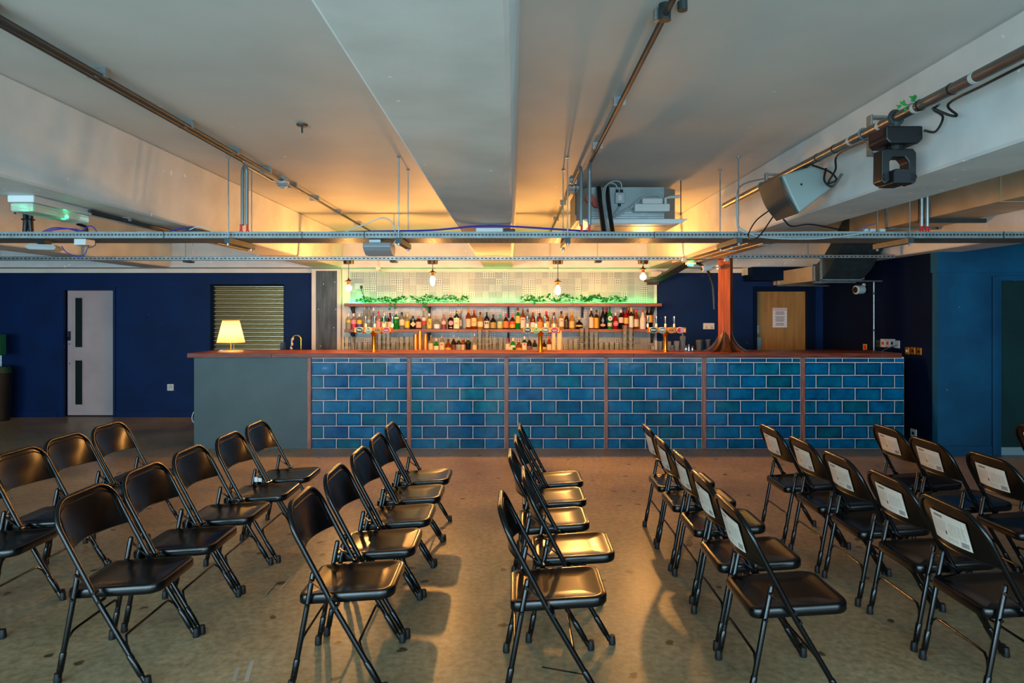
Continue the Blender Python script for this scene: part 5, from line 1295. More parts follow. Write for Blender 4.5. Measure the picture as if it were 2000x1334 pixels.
FX([(1.11, 6.04, 2.63), (1.02, 6.02, 2.59), (0.92, 5.98, 2.53), (0.85, 5.9, 2.5)], 5, 0.007)
FX([(1.37, 6.05, 2.69), (1.30, 6.03, 2.73), (1.18, 6.03, 2.71), (1.05, 6.03, 2.6), (0.92, 6.0, 2.52)], 5, 0.006)
MB().tube(spline([(0.78, 6.05, 2.80), (0.775, 5.9, 2.62), (0.77, 5.6, tz1 + 0.01)], 5), 0.022, 8).build('insulated_pipe', M_black, ac, smooth=True)
MB().tube(spline([(0.86, 6.06, 2.80), (0.85, 5.9, 2.62), (0.845, 5.6, tz1 + 0.01)], 5), 0.02, 8).build('insulated_pipe', M_black, ac, smooth=True)
MB().cyl((0.70, 6.02, 2.70), (0.70, 6.10, 2.70), 0.04, 14).cyl((0.76, 6.03, 2.66), (0.76, 6.10, 2.66), 0.04, 14).build('pipe_collar', mat('pink_foam', '#a85a52', 0.8), ac)
for (x, y) in ((0.575, 6.1), (1.545, 6.1), (0.575, 7.0), (1.545, 7.0)): MB().cyl((x, y, 2.56), (x, y, ZC), 0.005, 6).build('rod', M_galvD, ac)

# ----------------------------------------------------------------- scaffold pipe on the right beam, with lamp and loudspeaker
PX, PZ = 1.90, 2.622
M_alu = mat('worn_aluminium_pipe', '#7f7d79', 0.34, 0.8, color2='#6c6a66', scale=6, stretch=(4, 0.6, 4))
pp = thing('scaffold_pipe', 'worn metal pipe fixed along the side of the right beam', 'pipe', (PX, 3.5, PZ))
MB().tube([(PX, -0.8, PZ), (PX, 5.95, PZ)], 0.0245, 16).build('tube', M_alu, pp, smooth=True)
for yy in (2.72, 3.12, 3.42, 3.72): MB().cyl((PX, yy - 0.011, PZ), (PX, yy + 0.011, PZ), 0.0258, 16).build('white_tape', M_white, pp)
for yy in (2.86, 3.08, 3.9, 4.12): MB().cyl((PX, yy - 0.004, PZ), (PX, yy + 0.004, PZ), 0.0268, 16).build('cable_tie', M_black, pp)
def pipe_bracket(label, y):
    t = thing('pipe_bracket', label, 'bracket', (PX + 0.1, y, PZ), 'brackets holding the pipe')
    MB().tube(arc((PX, y, PZ), 0.029, 0, 2 * PI, 16, 'xz')[:-1], 0.006, 6, closed=True).build('ring', M_galv, t)
    MB().bar((PX + 0.03, y, PZ + 0.10), (PX + 0.03, y, PZ - 0.12), 0.05, 0.012, up=(1, 0, 0)).build('plate', M_galv, t, bevel=0.003)
    MB().bar((PX + 0.03, y, PZ + 0.09), (2.08, y, PZ + 0.085), 0.05, 0.012).bar((PX + 0.03, y, PZ - 0.11), (2.085, y, PZ - 0.125), 0.05, 0.012).build('arm', M_galv, t)
pipe_bracket('steel stand-off bracket beside the moving head lamp', 3.58)
pipe_bracket('steel stand-off bracket at the far end of the pipe', 5.05)
# moving head lamp
mh = thing('moving_head_lamp', 'black moving head stage lamp hung under the pipe', 'stage lamp', (PX, 3.3, PZ))
yb0 = 3.28; bx0, bx1 = PX - 0.095, PX + 0.085
MB().prism([(bx0, 2.56), (bx1, 2.56), (bx1, 2.495), (bx1 - 0.02, 2.475), (bx0 + 0.02, 2.475), (bx0, 2.495)], 'y', yb0 - 0.08, yb0 + 0.085).build('base', M_black, mh, bevel=0.008)
MB().cyl((PX, yb0, 2.56), (PX, yb0, PZ - 0.02), 0.018, 10).tube(arc((PX, yb0, PZ), 0.032, 0, 2 * PI, 16, 'xz')[:-1], 0.01, 6, closed=True).build('clamp', M_galvD, mh)
MB().cyl((PX - 0.005, yb0, 2.475), (PX - 0.005, yb0, 2.455), 0.045, 18).build('pan_ring', M_dark, mh)
yk = [(bx0 + 0.005, 2.455), (bx0 + 0.02, 2.46), (bx1 - 0.02, 2.46), (bx1 - 0.005, 2.44), (bx1 - 0.005, 2.30), (bx1 - 0.022, 2.285), (bx1 - 0.045, 2.30), (bx1 - 0.043, 2.395), (bx1 - 0.062, 2.42), (bx0 + 0.062, 2.42), (bx0 + 0.043, 2.395), (bx0 + 0.045, 2.30), (bx0 + 0.022, 2.285), (bx0 + 0.002, 2.30)]
MB().prism(yk, 'y', yb0 - 0.035, yb0 + 0.045).build('yoke', M_black, mh, bevel=0.005)
hd = MB().prism([(bx0 + 0.047, 2.285), (bx1 - 0.047, 2.285), (bx1 - 0.047, 2.345), (bx1 - 0.056, 2.355), (bx0 + 0.056, 2.355), (bx0 + 0.047, 2.345)], 'y', yb0 - 0.065, yb0 + 0.08).build('head', mat('black_finned_housing', '#15181a', 0.5), mh, bevel=0.006)
for k in range(7): MB().box(bx0 + 0.049, bx1 - 0.049, yb0 - 0.069, yb0 - 0.064, 2.292 + k * 0.008, 2.296 + k * 0.008).build('fin', M_black, hd)
for s_ in (bx0 + 0.022, bx1 - 0.022): MB().cyl((s_, yb0 - 0.042, 2.32), (s_, yb0 - 0.035, 2.32), 0.016, 12).build('pivot', M_dark, mh)
MB().box(bx0 - 0.002, bx0 + 0.001, yb0 - 0.06, yb0 + 0.06, 2.515, 2.55).build('display', mat('dark_red_panel', '#3a1614', 0.3), mh)
cab = MB()
cab.tube(spline([(bx1 - 0.01, yb0 - 0.1, 2.53), (bx1 + 0.035, yb0 - 0.12, 2.52), (bx1 + 0.05, yb0 - 0.15, 2.58), (PX + 0.06, yb0 - 0.2, 2.60), (PX + 0.02, yb0 - 0.3, PZ - 0.03)], 6), 0.006, 6)
cab.tube(spline([(PX + 0.02, yb0 - 0.25, PZ - 0.03), (PX + 0.08, yb0 - 0.28, 2.55), (PX + 0.10, yb0 - 0.3, 2.545), (PX + 0.05, yb0 - 0.32, 2.59), (PX + 0.03, 2.7, PZ - 0.035), (PX + 0.03, 2.4, PZ - 0.03)], 6), 0.006, 6)
cab.tube(spline([(PX, 4.2, PZ - 0.03), (PX + 0.06, 4.1, 2.53), (PX + 0.08, 4.05, 2.47), (PX + 0.03, 4.05, 2.45), (PX + 0.05, 4.0, 2.52), (PX + 0.02, 3.9, PZ - 0.03), (PX + 0.03, 3.5, PZ - 0.035)], 6), 0.006, 6)
cab.tube(spline([(PX + 0.04, 4.1, 2.55), (PX + 0.02, 4.08, 2.47), (PX + 0.06, 4.06, 2.43), (PX + 0.1, 4.02, 2.5)], 6), 0.007, 6)
tag(cab.build('power_cable', M_black, smooth=True), 'black power cables looped under the pipe and stage lamp', 'cable')
iv = thing('ivy_sprig', 'two ivy leaves sticking up behind the pipe', 'ivy', (PX, 3.08, PZ))
il = MB()
for (px, py, s_, a_) in ((1763, 198, 0.034, 0.4), (1759, 202, 0.024, -0.9), (1789, 186, 0.036, -1.0), (1766, 206, 0.022, 1.4)):
    leaf(il, (X(px, 3.1), 3.1, Z(py, 3.1) - 0.02), s_, Matrix.Rotation(a_, 3, 'Y') @ Matrix.Rotation(PI / 2 - 0.2, 3, 'X'))
il.build('leaf', M_leaf, iv, fix=False)
MB().tube(spline([(PX, 3.1, PZ + 0.02), (X(1770, 3.1), 3.1, Z(205, 3.1)), (X(1763, 3.1), 3.1, Z(203, 3.1))], 4), 0.002, 5).tube(spline([(PX, 3.1, PZ + 0.02), (X(1782, 3.1), 3.1, Z(196, 3.1)), (X(1788, 3.1), 3.1, Z(188, 3.1))], 4), 0.002, 5).build('stem', M_stem, iv)
# loudspeaker
spk = thing('loudspeaker', 'pale grey loudspeaker with dark grille slung under the pipe', 'loudspeaker', (1.87, 4.37, 2.45))
y0, y1 = 4.2, 4.56
cab_ = [(1.694, 2.525), (1.945, 2.60), (2.028, 2.45), (1.818, 2.288), (1.748, 2.40)]
M_spk = mat('pale_grey_cabinet', '#7c8886', 0.45)
MB().prism([(p[0] + (0.012 if k in (0, 4) else 0), p[1] + (0.004 if k in (0, 4) else 0)) for k, p in enumerate(cab_)], 'y', y0, y1).build('cabinet', M_spk, spk, bevel=0.012)
def grille_pt(u, v):
    # curved grille bulging to the lower side, spanning the cabinet's front edge
    a_, b2 = Vector((1.694, 0, 2.525)), Vector((1.818, 0, 2.288))
    p = a_.lerp(b2, u); nn = Vector((-0.89, 0, -0.46)); bulge = 0.022 * math.sin(PI * u) + 0.004
    p = p + nn * bulge; return (p.x, y0 + 0.004 + (y1 - y0 - 0.008) * v, p.z)
MB().grid(grille_pt, 12, 4).build('grille', mat('dark_grille_mesh', '#3b4140', 0.6, 0.3, bump=0.4, bscale=300), spk, solid=0.004, smooth=True)
MB().cyl((1.83, y0 - 0.003, 2.47), (1.83, y0, 2.47), 0.007, 10).build('screw', M_black, spk)
MB().box(1.782, 1.80, y1 - 0.09, y1 - 0.05, 2.343, 2.362).build('badge', M_dark, spk)
MB().tube(spline([(1.80, 4.56, 2.33), (1.76, 4.75, 2.2), (1.74, 4.9, 2.22), (1.76, 4.8, 2.32), (1.80, 4.6, 2.38)], 6), 0.005, 6).build('cable', M_black, spk, smooth=True)
MB().tube(spline([(1.84, 4.5, 2.29), (1.98, 4.7, 2.27), (2.25, 5.0, tz1 + 0.03), (2.6, 5.2, tz1 + 0.01)], 6), 0.006, 6).build('cable', M_black, spk, smooth=True)
MB().box(1.86, 1.96, 4.3, 4.5, 2.575, 2.60).build('mount', M_galvD, spk)
# grey cable pair looping from the loudspeaker down to the tray
gcb = MB()
for k in range(2):
    gcb.tube(spline([(X(1505 , 5.15), 5.0, Z(352, 5.1)), (X(1475, 5.15), 5.1, Z(354, 5.15)), (X(1448, 5.15), 5.14, Z(362, 5.15)), (X(1439.5, 5.15), 5.15, Z(380, 5.15)), (X(1439.5, 5.15), 5.15, Z(430, 5.15)), (X(1445 + k * 8, 5.15), 5.15, Z(450, 5.15)), (X(1475 + 20 * k, 5.15), 5.15, Z(456 + 8 * k, 5.15)), (X(1540 + 60 * k, 5.18), 5.18, Z(453 + 12 * k, 5.15)), (X(1700, 5.2), 5.19, Z(452, 5.15))], 8), 0.006, 6)
tag(gcb.build('grey_cable', mat('grey_flex', '#9aa4a6', 0.5), smooth=True), 'pair of grey cables looping from loudspeaker down to tray', 'cable')
# white sockets on the tray by the right beam
ps = thing('power_strip', 'white power connectors sitting on the cable tray near the ducts', 'connector', (X(1700, 5.3), 5.3, tz1))
for px in (1688, 1702, 1721): MB().obox((X(px, 5.3), 5.3, tz1 + 0.02), (0.05, 0.06, 0.032)).build('connector', M_white, ps, bevel=0.012)
q = MB()
for k in range(2): q.tube(spline([(X(1676 + 4 * k, 5.3), 5.28, tz1 + 0.005), (X(1685 + 4 * k, 5.3), 5.26, tz1 + 0.05), (X(1700 + 4 * k, 5.25), 5.2, ZS - 0.005)], 5), 0.004, 6)
q.build('lead', mat('mauve_flex', '#6a5a7a', 0.5), ps, smooth=True)

# ----------------------------------------------------------------- trunking under the right beam, curved tray, cables
tk = thing('cable_trunking', 'three long cable trunkings under the right beam, lit orange', 'trunking', (2.3, 7.0, ZS - 0.03))
M_trunk = mat('tan_painted_trunking', '#9c917f', 0.42, 0.3)
for k, (a, b_) in enumerate(((2.10, 2.20), (2.23, 2.34), (2.37, 2.49))):
    MB().box(a, b_, 5.75, 8.75, ZS - 0.045, ZS - 0.003).build('trunking', M_trunk, tk, bevel=0.003)
for (x, y) in ((2.15, 6.6), (2.28, 7.0), (2.43, 6.4), (2.28, 7.9)): MB().box(x - 0.05, x + 0.06, y - 0.02, y + 0.02, ZS - 0.052, ZS - 0.044).build('clip', M_galv, tk)
ct = thing('curved_cable_tray', 'curved cable tray dropping from the beam to the tiled wall', 'cable tray', (2.2, 9.4, 2.2))
path = spline([(2.36, 8.55, ZS - 0.05), (2.34, 9.0, 2.30), (2.28, 9.6, 2.22), (2.2, 10.1, 2.15), (2.14, 10.4, 2.14)], 5)
def ribbon(off, w, th):
    m_ = MB(); n = len(path)
    for p in path:
        for (dx, dz) in ((-w / 2, 0), (w / 2, 0), (w / 2, th), (-w / 2, th)): m_.v.append((p.x + off + dx, p.y, p.z + dz))
    for i in range(n - 1):
        for k in range(4): m_.f.append((i * 4 + k, i * 4 + (k + 1) % 4, (i + 1) * 4 + (k + 1) % 4, (i + 1) * 4 + k))
    m_.f.append((0, 1, 2, 3)); m_.f.append(tuple(4 * (n - 1) + k for k in (3, 2, 1, 0))); return m_
ribbon(0, 0.16, 0.004).build('bed', M_galvD, ct)
for s_ in (-0.08, 0.08): ribbon(s_, 0.004, 0.035).build('side', M_galvD, ct)
q = MB()
for k in range(5): q.tube([(p.x - 0.055 + k * 0.027, p.y, p.z + 0.014) for p in path], 0.009, 6)
q.build('cable', mat('grey_green_flex', '#6a7a70', 0.5), ct, smooth=True)
MB().box(2.10, 2.28, YB - 0.14, YB - 0.09, 2.10, 2.16).build('end_block', mat('dark_timber', '#3a1c10', 0.5), ct)
tag(MB().box(X(1271, 10.3), X(1291, 10.3), 10.25, 10.46, Z(541, 10.3), Z(530, 10.3)).build('junction_block', M_cream, bevel=0.005), 'cream junction block at the top corner of the wall tiles', 'box')
eg = thing('cable_lamp', 'small white fitting glowing green beside the curved tray', 'lamp', (X(1355, 8.6), 8.6, Z(514, 8.6)))
MB().box(X(1340, 8.6), X(1358, 8.6), 8.55, 8.65, Z(517, 8.6), Z(511, 8.6)).build('case', M_white, eg, bevel=0.006)
MB().box(X(1341, 8.6), X(1352, 8.6), 8.54, 8.56, Z(520, 8.6), Z(517, 8.6)).build('indicator', mat('green_indicator', '#3affa0', 0.4, emit='#1fe08a', emit_s=9), eg)
q = MB()
for k in range(5):
    o_ = (RNG.uniform(-0.02, 0.02), RNG.uniform(-0.02, 0.02))
    q.tube(spline([(2.25 + o_[0], 8.7, ZS - 0.06 + o_[1]), (2.36 + o_[0], 8.62, 2.32 + o_[1]), (2.48 + o_[0], 8.5, 2.22), (2.53 + o_[0] * 0.5, 8.42, 2.06), (2.545 + o_[0] * 0.4, 8.4, 1.88), (2.55, 8.4, 1.7)], 6), 0.013, 6)
tag(q.build('cable_bundle', M_black, smooth=True), 'thick black cable bundle arching down the back of the timber post', 'cable')
lb = thing('strip_lamp', 'slim white tube fitting on the rail by the timber post', 'lamp', (X(1385, 8.0), 8.02, Z(507, 8.0)))
MB().cyl((X(1337, 8.0), 8.02, Z(507, 8.0)), (X(1418, 8.0), 8.02, Z(507, 8.0)), 0.007, 8).build('rod', M_galv, lb)
for px in (1337, 1420): MB().box(X(px - 4, 8.0), X(px + 4, 8.0), 8.0, 8.05, Z(510, 8.0), Z(504, 8.0)).build('end', M_white, lb, bevel=0.004)

# ----------------------------------------------------------------- ducts at the right
M_duct = mat('warm_lit_duct', '#b3a488', 0.45, 0.2, color2='#c2b498', scale=5)  # galvanised duct; warm reflected light is put into its base colour
du = thing('air_duct', 'rectangular sheet metal duct stepping down towards the back wall', 'duct', (4.4, 8.0, 2.1))
dx0, dx1 = 4.13, 4.66
MB().box(dx0, dx1, -1.0, 8.12, 2.60, 2.855).build('high_run', M_duct, du)
MB().box(dx0, dx1, 9.05, YB, 2.095, 2.30).build('low_run', M_duct, du)
tr = [(8.12, 2.60, 2.855), (8.3, 2.52, 2.80), (8.65, 2.22, 2.52), (8.85, 2.11, 2.38), (9.05, 2.095, 2.30)]
m_ = MB()
for (y, a_, b_) in tr: m_.v += [(dx0, y, a_), (dx1 + 0.02, y, a_), (dx1 + 0.02, y, b_), (dx0, y, b_)]
for i in range(len(tr) - 1):
    for k in range(4): m_.f.append((i * 4 + k, i * 4 + (k + 1) % 4, (i + 1) * 4 + (k + 1) % 4, (i + 1) * 4 + k))
m_.build('offset_bend', M_galvD, du)
for (y, a_, b_) in ((7.3, 2.585, 2.87), (8.85, 2.095, 2.395), (9.07, 2.08, 2.315), (10.3, 2.085, 2.31)):
    f_ = MB().box(dx0 - 0.02, dx1 + 0.035, y - 0.012, y + 0.012, a_ - 0.012, a_ + 0.012).box(dx0 - 0.02, dx1 + 0.035, y - 0.012, y + 0.012, b_ - 0.012, b_ + 0.012).box(dx0 - 0.022, dx0 + 0.004, y - 0.012, y + 0.012, a_, b_).box(dx1, dx1 + 0.035, y - 0.012, y + 0.012, a_, b_)
    f_.build('flange', M_galv, du)
for y in (4.75, 6.6): MB().box(dx0 - 0.08, dx1 + 0.2, y - 0.02, y + 0.02, 2.555, 2.595).box(dx0 - 0.075, dx0 - 0.035, y - 0.02, y + 0.02, 2.595, ZC).build('hanger', M_galvD, du)
for y in (8.8, 10.28): MB().cyl((dx0 - 0.03, y, 2.08), (dx1 + 0.25, y, 2.08), 0.012, 6).build('support_rod', M_galv, du)
for y in (1.2, 2.4, 3.6, 5.6): MB().box(dx0 - 0.006, dx1 + 0.006, y - 0.006, y + 0.006, 2.594, 2.86).build('seam', M_duct, du)

# ----------------------------------------------------------------- fittings on the right walls
xw = 4.92
def onside(px): return xw * F / (px - CX)      # depth on the side wall for a picture column
yv = onside(1708.5)
vc = thing('wall_conduit', 'thin vertical conduit on the dark side wall', 'conduit', (xw - 0.01, yv, 1.0), 'conduits')
MB().cyl((xw - 0.012, yv, 0.95), (xw - 0.012, yv, Z(549, yv)), 0.010, 8).build('pipe', M_galv, vc)
for py in (573, 645): MB().cyl((xw - 0.012, yv, Z(py + 2, yv)), (xw - 0.012, yv, Z(py - 2, yv)), 0.016, 8).build('coupling', M_galvD, vc)
yy = onside(1690)
bullet_camera('white round camera on the dark side wall above the bar end', (xw - 0.10, yy - 0.02, Z(566, yy)), (-0.95, -0.25, -0.05), (xw - 0.002, yy + 0.02, Z(556, yy)), k=1.7)
def plate(px0, px1, py0, py1, m, label, cat='switch', group='switch plates on the side wall', mark=None):
    ya_, yb2 = onside(px1), onside(px0); ym = (ya_ + yb2) / 2
    t = thing('wall_switch', label, cat, (xw, ym, Z(py1, ym)), group)
    MB().box(xw - 0.014, xw, ya_, yb2, Z(py1, ym), Z(py0, ym)).build('plate', m, t, bevel=0.003)
    if mark: MB().box(xw - 0.02, xw - 0.013, ya_ + (yb2 - ya_) * 0.3, ya_ + (yb2 - ya_) * 0.65, Z(py0 + (py1 - py0) * 0.7, ym), Z(py0 + (py1 - py0) * 0.35, ym)).build('rocker', mark, t)
    return t
plate(1713, 1720.5, 664, 678, M_galvD, 'small steel box beside the vertical conduit', mark=M_black)
plate(1721.5, 1731, 662, 678, M_white, 'white isolator switch nearest the steel box', mark=M_red)
plate(1731.5, 1740, 662, 678, M_white, 'middle white isolator switch above the bar end', mark=M_red)
plate(1740.5, 1748.5, 662, 678, M_white, 'third white isolator switch above the bar end', mark=M_dark)
plate(1749, 1758, 665, 680, M_white, 'plain white wall plate above the bar end')
M_cop2 = mat('brass_switch_plate', '#b5732a', 0.3, 0.7)
plate(1769.5, 1777, 678, 692, M_cop2, 'first brass switch plate right of the bar end', mark=M_white)
plate(1780, 1789, 678, 692, M_cop2, 'second brass switch plate right of the bar end', mark=M_dark)
plate(1792, 1801, 679, 693, M_cop2, 'third brass switch plate right of the bar end', mark=M_dark)
plate(1780, 1791, 838, 853, M_white, 'white wall socket low beside the bar end', 'socket', 'low sockets', mark=M_dark)
y5 = onside(1689.5)
fs = thing('fire_sign', 'small yellow and red fire action sign on the side wall', 'sign', (xw, y5, Z(690, y5)))
MB().box(xw - 0.004, xw, onside(1693.5), onside(1686), Z(690, y5), Z(672, y5)).build('board', cm('#c9a23a'), fs)
MB().box(xw - 0.006, xw - 0.004, onside(1692.5), onside(1687.5), Z(682, y5), Z(674, y5)).build('print', M_red, fs)
q = MB().tube(spline([(xw - 0.02, onside(1755), Z(674, onside(1755))), (xw - 0.05, onside(1742), Z(680, onside(1742))), (xw - 0.06, onside(1728), Z(687, onside(1728))), (xw - 0.06, onside(1716), Z(690, onside(1716)))], 5), 0.006, 6)
tag(q.build('mauve_cable', mat('mauve_flex', '#6a5a7a', 0.5), smooth=True), 'mauve cable trailing from wall plates to the bar end', 'cable')
# double socket behind the bar on the navy wall, and one at the left
ds = thing('double_socket', 'cream double socket on the navy wall beside the timber post', 'socket', (X(1383.5, YB), YB, Z(643, YB)))
MB().box(X(1373, YB), X(1394.5, YB), YB - 0.03, YB, Z(643, YB), Z(631, YB)).build('plate', mat('ivory_plastic', '#d9d0bc', 0.4), ds, bevel=0.004)
q = MB()
for px in (1378.5, 1389): q.box(X(px - 2.2, YB), X(px - 0.8, YB), YB - 0.032, YB - 0.029, Z(641, YB), Z(639.5, YB)).box(X(px + 0.8, YB), X(px + 2.2, YB), YB - 0.032, YB - 0.029, Z(641, YB), Z(639.5, YB)).box(X(px - 0.7, YB), X(px + 0.7, YB), YB - 0.032, YB - 0.029, Z(638.5, YB), Z(636.8, YB))
q.build('pin_hole', M_black, ds)
ls = thing('wall_socket', 'single white socket low on the navy wall beside the bar', 'socket', (X(333.5, YB), YB, Z(763, YB)))
MB().box(X(327, YB), X(339.5, YB), YB - 0.012, YB, Z(763, YB), Z(750, YB)).build('plate', M_white, ls, bevel=0.004)
MB().box(X(331, YB), X(332.2, YB), YB - 0.014, YB - 0.011, Z(757, YB), Z(755.5, YB)).box(X(335, YB), X(336.2, YB), YB - 0.014, YB - 0.011, Z(757, YB), Z(755.5, YB)).box(X(333, YB), X(334.2, YB), YB - 0.014, YB - 0.011, Z(754, YB), Z(752.5, YB)).build('pin_hole', M_black, ls)
wc = MB().tube(spline([(BX0 - 0.005, YT + 0.1, ZT(800)), (BX0 - 0.04, YT + 0.05, ZT(808)), (BX0 - 0.05, YT + 0.04, ZT(820)), (BX0 - 0.02, YT + 0.03, ZT(826)), (BX0 - 0.004, YT + 0.02, ZT(822))], 6), 0.006, 6)
tag(wc.build('white_flex', M_white, smooth=True), 'short white flex looping out of the bar end', 'cable')

# ----------------------------------------------------------------- roller shutter
M_shut = mat('corrugated_steel', '#d6c8a4', 0.24, 1.0)
ys = YB + 0.10
rs = thing('roller_shutter', 'closed corrugated steel roller shutter in the navy wall', 'shutter', ((SH[0] + SH[1]) / 2, ys, SH[2]))
pitch = 8.15 * ys / F; zz = SH[3]; k = 0
slat_me = None
while zz > SH[2] - 0.001:
    if slat_me is None:
        prof = [(0.0, 0.0)] + [(-0.026 * math.sin(PI * i / 12) ** 0.8, -pitch * i / 12) for i in range(13)]
        m_ = MB().grid(lambda u, v: (SH[0] + (SH[1] - SH[0]) * u - (SH[0] + SH[1]) / 2, prof[1 + int(round(v * (len(prof) - 2)))][0], prof[1 + int(round(v * (len(prof) - 2)))][1]), 1, len(prof) - 2)
        o = m_.build('slat', M_shut, None, smooth=True); slat_me = o.data
    else:
        o = bpy.data.objects.new('slat', slat_me); COL.objects.link(o)
    o.parent = rs; o.location = Vector(((SH[0] + SH[1]) / 2, ys, zz)) - org(rs)
    zz -= pitch
MB().box(SH[0] - 0.0, SH[0] + 0.03, ys - 0.04, ys + 0.03, SH[2], SH[3]).box(SH[1] - 0.03, SH[1], ys - 0.04, ys + 0.03, SH[2], SH[3]).build('side_rail', M_navyD, rs)
struct('trim_7', MB().box(SH[0] - 0.1, SH[1] + 0.1, YB - 0.06, YB, SH[2] - 0.05, SH[2]), M_blue)

# ----------------------------------------------------------------- hand sanitiser stand at the far left
dq = 10.15
xq = X(-2, dq)
bn = thing('waste_bin', 'tall black waste bin at the navy wall', 'bin', (xq - 0.02, dq, 0))
MB().lathe([(0.0, 0.0), (0.155, 0.0), (0.19, Z(724, dq) - 0.03)], (xq - 0.02, dq, 0), 24).build('body', M_black, bn, smooth=True)
MB().lathe([(0.185, Z(724, dq) - 0.03), (0.16, Z(716, dq)), (0.0, Z(715, dq))], (xq - 0.02, dq, 0), 24).build('lid', cm('#0c3a26'), bn, smooth=True)
sd = thing('sanitiser_dispenser', 'green and white dispenser on a post above the bin', 'dispenser', (xq, dq, Z(715, dq)))
MB().cyl((xq + 0.03, dq, Z(715, dq)), (xq + 0.03, dq, Z(690, dq)), 0.014, 10).build('post', M_galv, sd)
MB().box(xq - 0.14, xq + 0.07, dq - 0.08, dq + 0.06, Z(694, dq), Z(653, dq)).build('case', cm('#0f5a3c'), sd, bevel=0.015)
MB().box(xq - 0.13, xq + 0.035, dq - 0.085, dq - 0.079, Z(667, dq), Z(656, dq)).build('panel', M_white, sd)

# ----------------------------------------------------------------- folding chairs
M_ch = mat('black_powder_coat', '#050607', 0.23, 0.0, spec=0.5)
M_foot = mat('black_rubber', '#0a0b0c', 0.55)
def sticker_material():
    m = bpy.data.materials.new('printed_sticker'); m.use_nodes = True
    nt = m.node_tree; N = nt.nodes; Lk = nt.links; b = N['Principled BSDF']
    uv = N.new('ShaderNodeUVMap'); sp = N.new('ShaderNodeSeparateXYZ'); Lk.new(uv.outputs[0], sp.inputs[0])
    def mth(op, a, b_=None):
        n = N.new('ShaderNodeMath'); n.operation = op
        for i, q in enumerate((a, b_)):
            if q is None: continue
            if isinstance(q, (int, float)): n.inputs[i].default_value = q
            else: Lk.new(q, n.inputs[i])
        return n.outputs[0]
    u, v = sp.outputs[0], sp.outputs[1]
    def rng(x, a, b_): return mth('MULTIPLY', mth('GREATER_THAN', x, a), mth('LESS_THAN', x, b_))
    nz = N.new('ShaderNodeTexNoise'); nz.inputs['Scale'].default_value = 40; Lk.new(uv.outputs[0], nz.inputs['Vector'])
    stripe = mth('GREATER_THAN', mth('FRACT', mth('MULTIPLY', v, 26)), 0.5)
    words = mth('GREATER_THAN', nz.outputs[0], 0.42)
    body = mth('MULTIPLY', mth('MULTIPLY', stripe, words), mth('MULTIPLY', mth('ADD', rng(u, 0.06, 0.44), rng(u, 0.5, 0.93)), rng(v, 0.3, 0.74)))
    foot = mth('MULTIPLY', mth('MULTIPLY', stripe, words), mth('MULTIPLY', rng(u, 0.45, 0.72), rng(v, 0.1, 0.22)))
    head = mth('MULTIPLY', mth('MULTIPLY', rng(u, 0.1, 0.36), rng(v, 0.82, 0.91)), mth('GREATER_THAN', mth('FRACT', mth('MULTIPLY', u, 30)), 0.3))
    bars = mth('MULTIPLY', mth('MULTIPLY', rng(u, 0.78, 0.95), rng(v, 0.06, 0.24)), mth('GREATER_THAN', mth('FRACT', mth('MULTIPLY', u, 70)), 0.4))
    tick = mth('MULTIPLY', rng(u, 0.4, 0.44), rng(v, 0.28, 0.4))
    s = mth('ADD', mth('ADD', mth('MULTIPLY', body, 0.35), mth('MULTIPLY', foot, 0.35)), mth('ADD', mth('ADD', head, bars), tick))
    cl_n = N.new('ShaderNodeMath'); cl_n.operation = 'MINIMUM'; cl_n.inputs[1].default_value = 1.0; Lk.new(s, cl_n.inputs[0])
    mx = N.new('ShaderNodeMixRGB'); mx.inputs[1].default_value = (*lin('#d6cdc0'), 1); mx.inputs[2].default_value = (*lin('#1c1c1e'), 1)
    Lk.new(cl_n.outputs[0], mx.inputs[0]); Lk.new(mx.outputs[0], b.inputs['Base Color']); b.inputs['Roughness'].default_value = 0.5
    return m
M_stick = sticker_material()

